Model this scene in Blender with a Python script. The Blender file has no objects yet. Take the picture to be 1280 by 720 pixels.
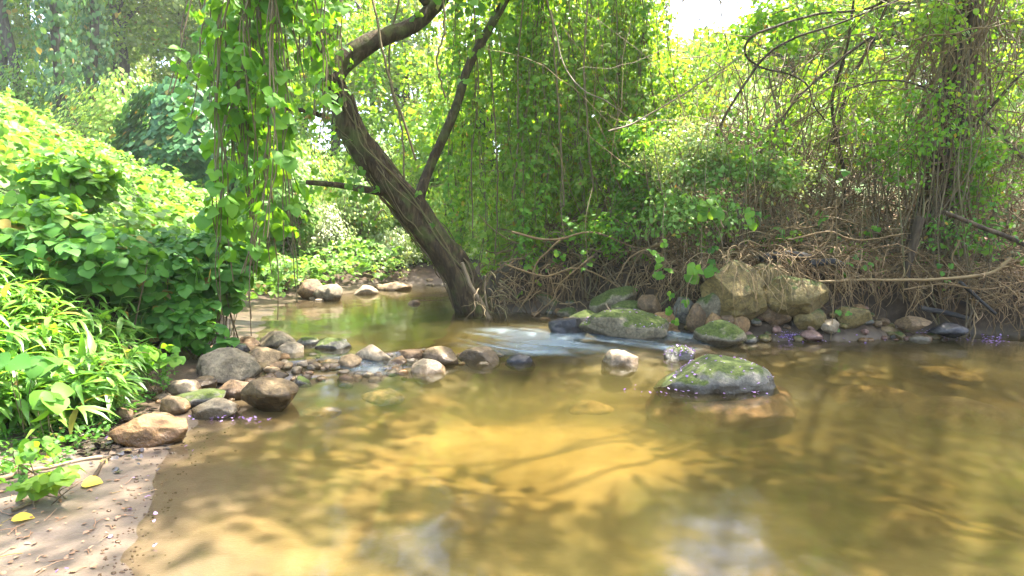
import bpy, math, random
import numpy as np
from mathutils import Vector

random.seed(7)
rng = np.random.default_rng(11)
SC = bpy.context.scene
HAZE = 0.0010
COL = SC.collection
R = math.radians

# ------------------------------------------------------------------ camera model (1280x720 pixel units)
FPX, HCAM = 711.0, 1.15
PITCH = math.atan(60 / FPX)
CP, SP = math.cos(PITCH), math.sin(PITCH)

def _dir(px, py):
    u, v = (px - 640) / FPX, (360 - py) / FPX
    return np.array([u, CP + v * SP, -SP + v * CP])

def at(px, py, Y):
    d = _dir(px, py)
    return np.array([0, 0, HCAM]) + d * (Y / d[1])

def ground(px, py, z=0.0):
    d = _dir(px, py)
    return np.array([0, 0, HCAM]) + d * ((z - HCAM) / d[2])

# ------------------------------------------------------------------ noise
def _hash(ix, iy, iz, s):
    h = (ix * 374761393 + iy * 668265263 + iz * 2147483647 + s * 1274126177) & 0xFFFFFFFF
    h = ((h ^ (h >> 13)) * 1274126177) & 0xFFFFFFFF
    h = h ^ (h >> 16)
    return (h & 0xFFFF) / 65535.0

def vnoise(p, s=0):
    p = np.asarray(p, float)
    i = np.floor(p).astype(np.int64)
    f = p - i
    f = f * f * (3 - 2 * f)
    r = 0
    for a in (0, 1):
        for b in (0, 1):
            for c in (0, 1):
                w = (f[:, 0] if a else 1 - f[:, 0]) * (f[:, 1] if b else 1 - f[:, 1]) * (f[:, 2] if c else 1 - f[:, 2])
                r = r + w * _hash(i[:, 0] + a, i[:, 1] + b, i[:, 2] + c, s)
    return r * 2 - 1

def fbm(p, octv=4, s=0):
    r, a, q = 0, 0.5, np.asarray(p, float)
    for k in range(octv):
        r = r + a * vnoise(q, s + k)
        q = q * 2.03 + 3.1
        a *= 0.5
    return r

def sstep(a, b, x):
    t = np.clip((x - a) / (b - a), 0, 1)
    return t * t * (3 - 2 * t)

def unit(v):
    v = np.asarray(v, float)
    return v / np.maximum(np.linalg.norm(v, axis=-1, keepdims=True), 1e-9)

# ------------------------------------------------------------------ mesh building
class MB:
    def __init__(self):
        self.v, self.f, self.s, self.m, self.n = [], [], [], [], 0

    def add(self, V, F, mat=0):
        """V (n,3); F (k,w) array of one polygon size."""
        V = np.asarray(V, float).reshape(-1, 3)
        F = np.asarray(F, np.int64)
        self.v.append(V)
        self.f.append((F + self.n).ravel())
        self.s.append(np.full(len(F), F.shape[1], np.int64))
        self.m.append(np.full(len(F), mat, np.int64))
        self.n += len(V)
        return self

    def build(self, name, mats, parent=None, origin=(0, 0, 0), smooth=True):
        V = np.concatenate(self.v) - np.asarray(origin, float)
        L = np.concatenate(self.f)
        S = np.concatenate(self.s)
        M = np.concatenate(self.m)
        me = bpy.data.meshes.new(name)
        me.vertices.add(len(V))
        me.vertices.foreach_set('co', V.astype(np.float32).ravel())
        me.loops.add(len(L))
        me.loops.foreach_set('vertex_index', L.astype(np.int32))
        me.polygons.add(len(S))
        st = np.concatenate([[0], np.cumsum(S)[:-1]])
        me.polygons.foreach_set('loop_start', st.astype(np.int32))
        me.polygons.foreach_set('loop_total', S.astype(np.int32))
        me.polygons.foreach_set('material_index', M.astype(np.int32))
        me.polygons.foreach_set('use_smooth', np.full(len(S), smooth))
        if not isinstance(mats, (list, tuple)):
            mats = [mats]
        for m in mats:
            me.materials.append(m)
        me.update(calc_edges=True)
        o = bpy.data.objects.new(name, me)
        COL.objects.link(o)
        if parent is not None:
            o.parent = parent
        else:
            o.location = tuple(origin)
        return o

def tag(o, label=None, cat=None, group=None, kind=None):
    if label: o['label'] = label
    if cat: o['category'] = cat
    if group: o['group'] = group
    if kind: o['kind'] = kind
    return o

def empty(name, loc, label=None, cat=None, group=None):
    o = bpy.data.objects.new(name, None)
    o.empty_display_size = 0.1
    COL.objects.link(o)
    o.location = tuple(loc)
    return tag(o, label, cat, group)

def copy_tree(o, parent=None):
    c = o.copy()
    COL.objects.link(c)
    c.parent = parent
    for ch in list(o.children):
        copy_tree(ch, c)
    return c

def spline(P, n):
    P = np.asarray(P, float)
    if len(P) == 2:
        t = np.linspace(0, 1, n)[:, None]
        return P[0] * (1 - t) + P[1] * t
    Q = np.vstack([2 * P[0] - P[1], P, 2 * P[-1] - P[-2]])
    t = np.linspace(0, len(P) - 1 - 1e-6, n)
    i = t.astype(int)
    f = (t - i)[:, None]
    a, b, c, d = Q[i], Q[i + 1], Q[i + 2], Q[i + 3]
    return 0.5 * (2 * b + (c - a) * f + (2 * a - 5 * b + 4 * c - d) * f ** 2 + (3 * b - a - 3 * c + d) * f ** 3)

def tube(mb, P, rad, sides=6, mat=0, rough=0.0, rfreq=3.0, seed=0, flute=0.0):
    P = np.asarray(P, float)
    n = len(P)
    rad = np.broadcast_to(np.asarray(rad, float), (n,))
    T = unit(np.gradient(P, axis=0))
    ref = np.eye(3)[np.argmin(np.abs(T[0]))]
    u = unit(np.cross(T[0], ref))
    U = np.empty((n, 3))
    for k in range(n):
        u = u - T[k] * np.dot(u, T[k])
        u = u / max(np.linalg.norm(u), 1e-9)
        U[k] = u
    W = np.cross(T, U)
    a = np.linspace(0, 2 * np.pi, sides, endpoint=False)
    r = rad[:, None] * np.ones((1, sides))
    if flute:
        tw = np.linspace(0, 2.5, n)[:, None]
        r = r * (1 + flute * np.sin(a[None, :] * 3 + tw + seed) + flute * 0.6 * np.sin(a[None, :] * 5 - tw * 1.7 + seed * 2))
    if rough:
        dirs = U[:, None, :] * np.cos(a)[None, :, None] + W[:, None, :] * np.sin(a)[None, :, None]
        q = (P[:, None, :] * 0.6 + dirs * rad[:, None, None] * 2.2).reshape(-1, 3) * rfreq
        r = r * (1 + rough * fbm(q, 3, seed).reshape(n, sides))
    V = P[:, None, :] + r[:, :, None] * (U[:, None, :] * np.cos(a)[None, :, None] + W[:, None, :] * np.sin(a)[None, :, None])
    V = V.reshape(-1, 3)
    i = np.arange(n - 1)[:, None] * sides
    j = np.arange(sides)[None, :]
    k = (j + 1) % sides
    F = np.stack([i + j, i + k, i + sides + k, i + sides + j], -1).reshape(-1, 4)
    mb.add(V, F, mat)
    mb.add(np.vstack([V[-sides:], P[-1] + T[-1] * rad[-1] * 0.4]), [[q, (q + 1) % sides, sides] for q in range(sides)], mat)
    mb.add(np.vstack([V[:sides], P[0] - T[0] * rad[0] * 0.3]), [[(q + 1) % sides, q, sides] for q in range(sides)], mat)
    return P

# leaf templates: x width, y length (tip at 1), z normal
def _tmpl(half, droop=0.12, fold=0.1):
    V = [(0, 0, 0)]
    ys = [y for y, w in half]
    mid = [(0, y, -droop * y * y) for y in ys]
    L = [(-w, y, -droop * y * y + fold * w) for y, w in half]
    Rr = [(w, y, -droop * y * y + fold * w) for y, w in half]
    tip = (0, 1, -droop * 1.25)
    k = len(half)
    V = [(0, 0, 0)] + mid + L + Rr + [tip]
    F3, F4 = [], []
    m = lambda i: 1 + i
    l = lambda i: 1 + k + i
    r = lambda i: 1 + 2 * k + i
    t = 1 + 3 * k
    F3 += [(0, m(0), l(0)), (0, r(0), m(0))]
    for i in range(k - 1):
        F4 += [(m(i), m(i + 1), l(i + 1), l(i)), (r(i), r(i + 1), m(i + 1), m(i))]
    F3 += [(m(k - 1), t, l(k - 1)), (r(k - 1), t, m(k - 1))]
    return np.array(V, float), np.array(F3), (np.array(F4) if F4 else None)

T_KUDZU = _tmpl([(0.05, 0.30), (0.24, 0.51), (0.50, 0.49), (0.78, 0.29)], 0.18, 0.12)
T_OVAL = _tmpl([(0.22, 0.27), (0.6, 0.28)], 0.14, 0.16)
T_ROUND = _tmpl([(0.18, 0.40), (0.62, 0.40)], 0.14, 0.14)
T_LANCE = _tmpl([(0.12, 0.075), (0.4, 0.10), (0.72, 0.065)], 0.38, 0.25)
T_FAR = (np.array([(0, 0, 0), (0.36, 0.45, 0.05), (0, 1, -0.08), (-0.36, 0.45, 0.05)], float), np.array([(0, 1, 2), (0, 2, 3)]), None)

def leaves(mb, P, T, N, S, tm, mat=0):
    """P points, T tip directions, N upper-side normals, S sizes."""
    P, T, N = np.asarray(P, float), unit(T), np.asarray(N, float)
    N = unit(N - T * np.sum(N * T, -1, keepdims=True))
    B = np.cross(T, N)
    S = np.broadcast_to(np.asarray(S, float), (len(P),))
    V0, F3, F4 = tm
    w = 1 + 0.18 * rng.standard_normal(len(P))[:, None, None]
    V = P[:, None] + S[:, None, None] * (B[:, None] * V0[None, :, :1] * w + T[:, None] * V0[None, :, 1:2] + N[:, None] * V0[None, :, 2:3])
    k = len(V0)
    off = (np.arange(len(P)) * k)[:, None, None]
    base = mb.n
    F = (F3[None] + off).reshape(-1, F3.shape[1])
    mb.add(V.reshape(-1, 3), F, mat)
    if F4 is not None:
        G = (F4[None] + off).reshape(-1, 4) + base
        mb.f.append(G.ravel())
        mb.s.append(np.full(len(G), 4, np.int64))
        mb.m.append(np.full(len(G), mat, np.int64))

def rvec(n):
    return unit(rng.standard_normal((n, 3)))

def trifoliate(mb, P, T, N, S, tm, mat=0):
    """three leaflets at each node"""
    T, N = unit(T), np.asarray(N, float)
    N = unit(N - T * np.sum(N * T, -1, keepdims=True))
    B = np.cross(T, N)
    S = np.broadcast_to(np.asarray(S, float), (len(P),))
    e = 0.22
    j = lambda: e * rng.standard_normal((len(P), 3))
    leaves(mb, P + T * S[:, None] * 0.25, T + j(), N + j(), S, tm, mat)
    leaves(mb, P, B * 0.85 + T * 0.35 + j(), N + 0.25 * B + j(), S * 0.85, tm, mat)
    leaves(mb, P, -B * 0.85 + T * 0.35 + j(), N - 0.25 * B + j(), S * 0.85, tm, mat)

def wander(p, d, length, n, amp, grav=0.0, up=None):
    """random-walk path"""
    p, d = np.asarray(p, float).copy(), unit(np.asarray(d, float))
    out = [p.copy()]
    st = length / (n - 1)
    for k in range(n - 1):
        d = unit(d + amp * rng.standard_normal(3) + np.array([0, 0, -grav]))
        p = p + d * st
        out.append(p.copy())
    return np.array(out)

# ------------------------------------------------------------------ materials
def new_mat(name):
    m = bpy.data.materials.new(name)
    m.use_nodes = True
    nt = m.node_tree
    nt.nodes.clear()
    return m, nt, nt.nodes.new('ShaderNodeOutputMaterial')

def N_(nt, t, **k):
    n = nt.nodes.new('ShaderNode' + t)
    for a, b in k.items():
        if a in n.inputs: n.inputs[a].default_value = b
        else: setattr(n, a, b)
    return n

def ramp(nt, stops, src):
    r = N_(nt, 'ValToRGB')
    el = r.color_ramp.elements
    while len(el) < len(stops): el.new(0.5)
    for e, (p, c) in zip(el, stops):
        e.position = p
        e.color = (*c, 1) if len(c) == 3 else c
    nt.links.new(src, r.inputs[0])
    return r.outputs[0]

def mixc(nt, fac, a, b, blend='MIX'):
    m = N_(nt, 'MixRGB', blend_type=blend)
    for i, v in ((0, fac), (1, a), (2, b)):
        if hasattr(v, 'links') or hasattr(v, 'is_output'):
            nt.links.new(v, m.inputs[i])
        else:
            m.inputs[i].default_value = v if i == 0 else (*v, 1)
    return m.outputs[0]

def noise_(nt, scale, detail=5, rough=0.55, vec=None, dist=0.0):
    n = N_(nt, 'TexNoise')
    n.inputs['Scale'].default_value = scale
    n.inputs['Detail'].default_value = detail
    n.inputs['Roughness'].default_value = rough
    n.inputs['Distortion'].default_value = dist
    if vec is not None: nt.links.new(vec, n.inputs['Vector'])
    return n.outputs['Fac']

def math_(nt, op, a, b=None):
    m = N_(nt, 'Math', operation=op)
    for i, v in ((0, a), (1, b)):
        if v is None: continue
        if isinstance(v, (int, float)): m.inputs[i].default_value = v
        else: nt.links.new(v, m.inputs[i])
    return m.outputs[0]

def leaf_mat(name, cols, trans=0.45, warm=(1.55, 1.28, 0.5), rough=0.5, spec=0.22, patch=0.15, dead=True):
    m, nt, out = new_mat(name)
    g = N_(nt, 'NewGeometry')
    k = len(cols)
    st = [(i / max(k - 1, 1) * .955, cc) for i, cc in enumerate(cols)] + ([(.985, (0.26, 0.20, 0.04)), (1.0, (0.20, 0.12, 0.05))] if dead else [])
    c = ramp(nt, st, g.outputs['Random Per Island'])
    tc = N_(nt, 'TexCoord')
    nz = noise_(nt, 1.3, 2, 0.5, tc.outputs['Object'])
    c = mixc(nt, math_(nt, 'MULTIPLY', nz, patch), c, tuple(0.55 * v for v in cols[0]))
    p = N_(nt, 'BsdfPrincipled')
    nt.links.new(c, p.inputs['Base Color'])
    p.inputs['Roughness'].default_value = rough
    p.inputs['Specular IOR Level'].default_value = spec
    t = N_(nt, 'BsdfTranslucent')
    nt.links.new(mixc(nt, 1.0, c, tuple(1.55 * v for v in warm), 'MULTIPLY'), t.inputs['Color'])
    mx = N_(nt, 'MixShader')
    mx.inputs[0].default_value = trans
    nt.links.new(p.outputs[0], mx.inputs[1])
    nt.links.new(t.outputs[0], mx.inputs[2])
    nt.links.new(mx.outputs[0], out.inputs[0])
    return m

def bark_mat(name, c1, c2, scale=6.0, stretch=0.18, bump=0.6, moss=None, axis='Z'):
    m, nt, out = new_mat(name)
    tc = N_(nt, 'TexCoord')
    mp = N_(nt, 'Mapping')
    mp.inputs['Scale'].default_value = (1, 1, stretch)
    nt.links.new(tc.outputs['Object'], mp.inputs['Vector'])
    a = noise_(nt, scale * 3, 6, 0.65, mp.outputs[0], 0.6)
    b = noise_(nt, scale * 0.7, 3, 0.5, tc.outputs['Object'])
    c = ramp(nt, [(0.3, tuple(0.4 * v for v in c1)), (0.5, c1), (0.72, c2)], a)
    if moss:
        c = mixc(nt, math_(nt, 'MULTIPLY', ramp(nt, [(0.5, (0, 0, 0)), (0.68, (1, 1, 1))], b), 0.7), c, moss)
    p = N_(nt, 'BsdfPrincipled')
    p.inputs['Roughness'].default_value = 0.85
    p.inputs['Specular IOR Level'].default_value = 0.2
    nt.links.new(c, p.inputs['Base Color'])
    bm = N_(nt, 'Bump')
    bm.inputs['Strength'].default_value = bump
    bm.inputs['Distance'].default_value = 0.03
    nt.links.new(a, bm.inputs['Height'])
    nt.links.new(bm.outputs[0], p.inputs['Normal'])
    nt.links.new(p.outputs[0], out.inputs[0])
    return m

def twig_mat(name, cols):
    m, nt, out = new_mat(name)
    g = N_(nt, 'NewGeometry')
    k = len(cols)
    c = ramp(nt, [(i / max(k - 1, 1), cc) for i, cc in enumerate(cols)], g.outputs['Random Per Island'])
    tc = N_(nt, 'TexCoord')
    c = mixc(nt, math_(nt, 'MULTIPLY', noise_(nt, 30, 3, 0.6, tc.outputs['Object']), 0.6), c, tuple(0.4 * v for v in cols[0]))
    p = N_(nt, 'BsdfPrincipled')
    p.inputs['Roughness'].default_value = 0.7
    p.inputs['Specular IOR Level'].default_value = 0.25
    nt.links.new(c, p.inputs['Base Color'])
    nt.links.new(p.outputs[0], out.inputs[0])
    return m

def stone_mat(name, c1, c2, moss=0.0, wet=0.0, waterz=0.04, mosscol=(0.05, 0.066, 0.011), bump=0.9, vein=0.0):
    """wet: stone darkened by water to that height above its waterline"""
    m, nt, out = new_mat(name)
    tc = N_(nt, 'TexCoord')
    g = N_(nt, 'NewGeometry')
    a = noise_(nt, 4.0, 6, 0.62, g.outputs['Position'], 0.4)
    b = noise_(nt, 38.0, 5, 0.7, g.outputs['Position'])
    c = ramp(nt, [(0.32, c1), (0.62, c2)], a)
    m3 = noise_(nt, 13.0, 4, 0.6, g.outputs['Position'], 0.8)
    c = mixc(nt, ramp(nt, [(0.36, (0.75, 0.75, 0.75)), (0.56, (0, 0, 0))], m3), c, tuple(0.5 * v for v in c1))
    c = mixc(nt, ramp(nt, [(0.35, (0.55, 0.55, 0.55)), (0.6, (0, 0, 0))], b), c, tuple(0.35 * v for v in c1))
    c = mixc(nt, ramp(nt, [(0.62, (0, 0, 0)), (0.75, (0.55, 0.55, 0.55))], b), c, tuple(min(1, 1.5 * v) for v in c2))
    sep = N_(nt, 'SeparateXYZ'); nt.links.new(g.outputs['Position'], sep.inputs[0])
    p = N_(nt, 'BsdfPrincipled')
    p.inputs['Specular IOR Level'].default_value = 0.35
    # wet band near the waterline
    wz = math_(nt, 'ADD', sep.outputs['Z'], math_(nt, 'MULTIPLY', math_(nt, 'SUBTRACT', a, 0.5), 0.12))
    wb = N_(nt, 'MapRange'); nt.links.new(wz, wb.inputs[0])
    wb.inputs[1].default_value = waterz + 0.015 + wet; wb.inputs[2].default_value = waterz + 0.05 + wet
    wb.inputs[3].default_value = 1.0; wb.inputs[4].default_value = 0.0
    c = mixc(nt, math_(nt, 'MULTIPLY', wb.outputs[0], 0.62), c, tuple(0.32 * v * (1.1, 0.9, 0.7)[i] for i, v in enumerate(c1)))
    rr = N_(nt, 'MapRange'); nt.links.new(wb.outputs[0], rr.inputs[0])
    rr.inputs[3].default_value = 0.72; rr.inputs[4].default_value = 0.22
    rough = rr.outputs[0]
    if moss > 0:
        sn = N_(nt, 'SeparateXYZ'); nt.links.new(g.outputs['Normal'], sn.inputs[0])
        mz = math_(nt, 'ADD', math_(nt, 'MULTIPLY', sn.outputs['Z'], 0.55), math_(nt, 'MULTIPLY', noise_(nt, 7, 5, 0.65, g.outputs['Position']), 0.9))
        mm = ramp(nt, [(0.98 - 0.5 * moss, (0, 0, 0)), (1.12 - 0.5 * moss if moss > .3 else 1.0, (1, 1, 1))], mz)
        mc = ramp(nt, [(0.3, tuple(0.35 * v for v in mosscol)), (0.65, tuple(1.3 * v for v in mosscol))], b)
        c = mixc(nt, mm, c, mc)
        rough = math_(nt, 'MAXIMUM', rough, mm)
    nt.links.new(c, p.inputs['Base Color'])
    nt.links.new(rough, p.inputs['Roughness'])
    bm = N_(nt, 'Bump')
    bm.inputs['Strength'].default_value = bump
    bm.inputs['Distance'].default_value = 0.02
    nt.links.new(math_(nt, 'ADD', math_(nt, 'MULTIPLY', b, 0.6), a), bm.inputs['Height'])
    nt.links.new(bm.outputs[0], p.inputs['Normal'])
    nt.links.new(p.outputs[0], out.inputs[0])
    return m

LM = {
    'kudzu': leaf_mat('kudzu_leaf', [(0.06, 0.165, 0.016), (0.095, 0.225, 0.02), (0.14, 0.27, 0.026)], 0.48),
    'kudzu_dark': leaf_mat('kudzu_shade_leaf', [(0.045, 0.135, 0.022), (0.07, 0.19, 0.026), (0.105, 0.23, 0.03)], 0.45, (1.3, 1.15, 0.5)),  # kudzu leaf with shade put into its colour, for shaded clumps
    'kudzu_sun': leaf_mat('kudzu_sunlit_leaf', [(0.085, 0.19, 0.028), (0.125, 0.24, 0.04), (0.17, 0.28, 0.065)], 0.4, (1.1, 1.1, 0.5)),  # kudzu leaf with sunlight put into its colour, for sunlit places
    'blue': leaf_mat('bluish_shade_kudzu_leaf', [(0.035, 0.11, 0.035), (0.05, 0.14, 0.04), (0.07, 0.17, 0.045)], 0.3, (1.2, 1.1, 0.6)),  # kudzu leaf darkened and blued to stand for the mound's shade
    'woods': leaf_mat('woodland_leaf', [(0.09, 0.17, 0.03), (0.12, 0.21, 0.035), (0.18, 0.26, 0.05)], 0.45),
    'woods_blue': leaf_mat('ivy_leaf', [(0.035, 0.10, 0.04), (0.05, 0.13, 0.045), (0.08, 0.16, 0.05)], 0.35),
    'yellow': leaf_mat('yellow_green_leaf', [(0.10, 0.21, 0.02), (0.145, 0.26, 0.026), (0.21, 0.30, 0.04)], 0.5, (1.15, 1.1, 0.4)),
    'silver': leaf_mat('pale_shrub_leaf', [(0.15, 0.21, 0.07), (0.21, 0.27, 0.09), (0.28, 0.33, 0.14)], 0.4, (1.2, 1.15, 0.6), 0.4, 0.4),
    'far': leaf_mat('sunny_woods_leaf', [(0.14, 0.25, 0.03), (0.19, 0.30, 0.045), (0.26, 0.35, 0.075)], 0.5, (1.15, 1.1, 0.5), 0.4, 0.35),
    'grass': leaf_mat('stiltgrass_blade', [(0.08, 0.20, 0.025), (0.12, 0.26, 0.03), (0.19, 0.31, 0.05)], 0.42, (1.3, 1.2, 0.5), 0.4, 0.5),
    'dry': leaf_mat('dry_leaf', [(0.16, 0.085, 0.045), (0.24, 0.14, 0.08), (0.33, 0.21, 0.13)], 0.15, (1.2, 0.9, 0.6), 0.7, 0.2),
    'mud': leaf_mat('wet_black_leaf', [(0.018, 0.014, 0.012), (0.04, 0.03, 0.022), (0.07, 0.05, 0.04)], 0.05, (1, 1, 1), 0.22, 0.6),
    'yleaf': leaf_mat('fallen_yellow_leaf', [(0.42, 0.30, 0.03), (0.5, 0.38, 0.06)], 0.25, (1.1, 1, 0.6), 0.5, 0.3),
    'petal': leaf_mat('kudzu_petal', [(0.15, 0.085, 0.25), (0.25, 0.15, 0.36), (0.40, 0.29, 0.48)], 0.3, (1.1, 0.9, 1.1), 0.5, 0.3, 0.0, False),
}
BARK = bark_mat('leaning_bark', (0.036, 0.022, 0.01), (0.105, 0.072, 0.037), 6, 0.25, 1.0, (0.07, 0.085, 0.02))
BARK_G = bark_mat('woodland_bark', (0.05, 0.04, 0.032), (0.11, 0.09, 0.07), 4, 0.2, 0.6)
BARK_V = bark_mat('thicket_bark', (0.05, 0.034, 0.02), (0.11, 0.078, 0.045), 6, 0.2, 0.7)
VINE = twig_mat('living_vine', [(0.10, 0.07, 0.035), (0.16, 0.11, 0.055), (0.12, 0.11, 0.04)])
TWIG = twig_mat('dead_vine', [(0.11, 0.068, 0.027), (0.20, 0.13, 0.056), (0.31, 0.215, 0.105)])
ROOT = twig_mat('exposed_rootlet', [(0.10, 0.055, 0.02), (0.18, 0.108, 0.044), (0.34, 0.23, 0.11)])
STICK = twig_mat('driftwood', [(0.16, 0.115, 0.07), (0.24, 0.175, 0.11)])
DARKWOOD = twig_mat('wet_dark_wood', [(0.022, 0.02, 0.019), (0.045, 0.04, 0.038)])

# direction to the sun
SUN = unit(np.array([0.34, 0.26, 1.0]))

# ------------------------------------------------------------------ terrain
LEFT = np.array([(-1.15, -3), (-1.15, 0.8), (-1.35, 1.87), (-1.66, 2.5), (-1.9, 3.0), (-2.08, 3.75), (-2.3, 4.6), (-2.5, 5.6), (-2.85, 6.75),
                 (-3.55, 8.8), (-3.4, 10.4), (-2.7, 12.2), (-1.8, 13.6)], float)
RIGHT = np.array([(-1.8, 13.6), (-1.0, 12.6), (-0.75, 10.5), (-0.55, 8.9), (-0.30, 8.25), (0.55, 7.85), (1.2, 7.5), (1.9, 6.95), (2.4, 6.5), (3.0, 6.5),
                  (3.8, 6.45), (4.6, 6.65), (5.7, 6.5), (8, 5.6), (12, 4.5), (12, -3)], float)
POLY = np.vstack([LEFT, RIGHT[1:]])
RIF = np.array([(-9, 4.0), (-2.3, 4.25), (-1.3, 4.85), (0.0, 5.6), (1.0, 5.7), (1.7, 5.75), (2.1, 6.0), (2.4, 6.5), (9, 9.0)], float)

def pdist(X, Y, P):
    best = np.full(X.shape, 1e9)
    for a, b in zip(P[:-1], P[1:]):
        d = b - a
        t = np.clip(((X - a[0]) * d[0] + (Y - a[1]) * d[1]) / (d @ d), 0, 1)
        best = np.minimum(best, np.hypot(X - a[0] - t * d[0], Y - a[1] - t * d[1]))
    return best

def inside(X, Y):
    r = np.zeros(X.shape, bool)
    Q = np.vstack([POLY, POLY[:1]])
    for a, b in zip(Q[:-1], Q[1:]):
        if a[1] == b[1]: continue
        c = (a[1] > Y) != (b[1] > Y)
        r ^= c & (X < (b[0] - a[0]) * (Y - a[1]) / (b[1] - a[1]) + a[0])
    return r

def dists(X, Y):
    """distance to the left and right waterline and which side of it, with an irregular edge"""
    sh = np.shape(X); X, Y = np.ravel(X), np.ravel(Y)
    p = np.stack([X, Y, 0 * X], -1)
    Xw = X + 0.10 * fbm(p * 1.7, 3, 41) + 0.05 * fbm(p * 7, 3, 44)
    Yw = Y + 0.10 * fbm(p * 1.7 + 50, 3, 42) + 0.05 * fbm(p * 7 + 50, 3, 45)
    return pdist(Xw, Yw, LEFT).reshape(sh), pdist(Xw, Yw, RIGHT).reshape(sh), inside(Xw, Yw).reshape(sh)

def rif_sd(X, Y):
    return Y - np.interp(X, RIF[:, 0], RIF[:, 1])

def water_z(X, Y):
    sd = rif_sd(X, Y)
    chute = sstep(-0.9, -0.2, X) * (1 - sstep(2.2, 2.6, X))
    flat = 0.11 * sstep(-0.05, 0.4, sd)
    long = 0.035 * sstep(-0.12, 0.1, sd) + 0.075 * sstep(0.1, 1.3, sd)
    z = flat * (1 - chute) + long * chute
    return z * (1 - sstep(2.3, 2.9, X) * (1 - sstep(7.2, 7.6, Y)))

def lip(x):
    """how far behind the waterline the steep face of the right bank stands"""
    return np.interp(x, [0, .5, 1, 4.2, 5.0], [.12, .3, .55, .6, .5])

def terrain(X, Y):
    X, Y = np.asarray(X, float), np.asarray(Y, float)
    sh = X.shape
    X, Y = X.ravel(), Y.ravel()
    p = np.stack([X, Y, np.zeros_like(X)], -1)
    dl, dr, ins = dists(X, Y)
    W = water_z(X, Y)
    n1, n2 = fbm(p * 0.55 + 9, 3, 5), fbm(p * 3.0, 4, 9)
    # under water
    d = np.minimum(dl, dr)
    depth = np.minimum(0.36, 0.18 * d) * (0.85 + 0.5 * n1)
    sd = rif_sd(X, Y)
    depth = depth * (1 - 0.72 * np.exp(-(sd / 0.55) ** 2) * (1 - sstep(2.2, 3.0, X)))
    zi = W - np.maximum(depth, 0.0) + 0.03 * n2 * sstep(0, .3, d)
    # left side: sand bar by the camera, then the hillside
    d1 = np.maximum(0, dl + 0.35 * n1)
    beach = 0.09 * np.maximum(0, dl + 0.35 * n1 * sstep(0, .6, dl))
    start = np.interp(Y, [0, 2.5, 3.6, 5, 8, 14], [2.4, 1.1, 0.75, 0.5, 0.7, 2.4])
    hill = 0.60 * np.maximum(0, d1 - start)
    hill = 6.5 * (1 - np.exp(-hill / 6.5 * 1.05))
    zl = W * 0.9 + beach + hill * sstep(-1, 2.2, Y) + 0.05 * n2 * sstep(0.3, 1.5, d1) + 0.03 * n2 * sstep(0, .25, dl)
    # right side: a steep undercut bank with a slope behind
    d2 = np.maximum(0, dr + 0.25 * n1)
    hgt = np.interp(X, [-1, 0.3, 1.5, 3.0, 7], [0.45, 0.55, 0.62, 0.72, 0.7])
    shelf = np.interp(X, [-.5, .3, 1, 4.2, 5, 7], [0.05, .12, .24, .26, .04, .04])
    lp = lip(X)
    zr = np.interp(X, [4.4, 5.0], [.03, -.12]) + shelf * sstep(0, .4, d2) + (hgt - shelf + .1) * sstep(lp - .12, lp + .22, d2) + 0.95 * sstep(lp + .1, lp + 2.4, d2) + 0.18 * np.maximum(0, d2 - 2.5) + 0.09 * n2 * sstep(0, .3, d2)
    zr = np.minimum(zr, 5 + 0.1 * zr)
    w = dr ** 3 / np.maximum(dl ** 3 + dr ** 3, 1e-9)
    zo = zl * w + zr * (1 - w)
    z = np.where(ins, zi, zo)
    far = sstep(30, 60, np.hypot(X, Y))
    z = z * (1 - far) + (4 + 3 * n1) * far
    return z.reshape(sh)

def tz(x, y):
    return float(terrain(np.array([x]), np.array([y]))[0])

def axis(lo, hi, c0, c1, fine, grow=1.14):
    a = list(np.arange(c0, c1 + 1e-6, fine))
    s, x = fine, c1
    while x < hi:
        s *= grow; x += s; a.append(x)
    s, x = fine, c0
    while x > lo:
        s *= grow; x -= s; a.insert(0, x)
    return np.array(a)

def grid_faces(nx, ny):
    i = np.arange(ny - 1)[:, None] * nx
    j = np.arange(nx - 1)[None, :]
    return np.stack([i + j, i + j + 1, i + j + 1 + nx, i + j + nx], -1).reshape(-1, 4)

def attr(o, name, val):
    a = o.data.attributes.new(name, 'FLOAT', 'POINT')
    a.data.foreach_set('value', np.asarray(val, np.float32))

gx, gy = axis(-400, 400, -3.4, 5.6, 0.034), axis(-60, 700, 1.2, 8.6, 0.034)
GX, GY = np.meshgrid(gx, gy)
GZ = terrain(GX, GY)
mb = MB().add(np.stack([GX, GY, GZ], -1).reshape(-1, 3), grid_faces(len(gx), len(gy)))

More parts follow.
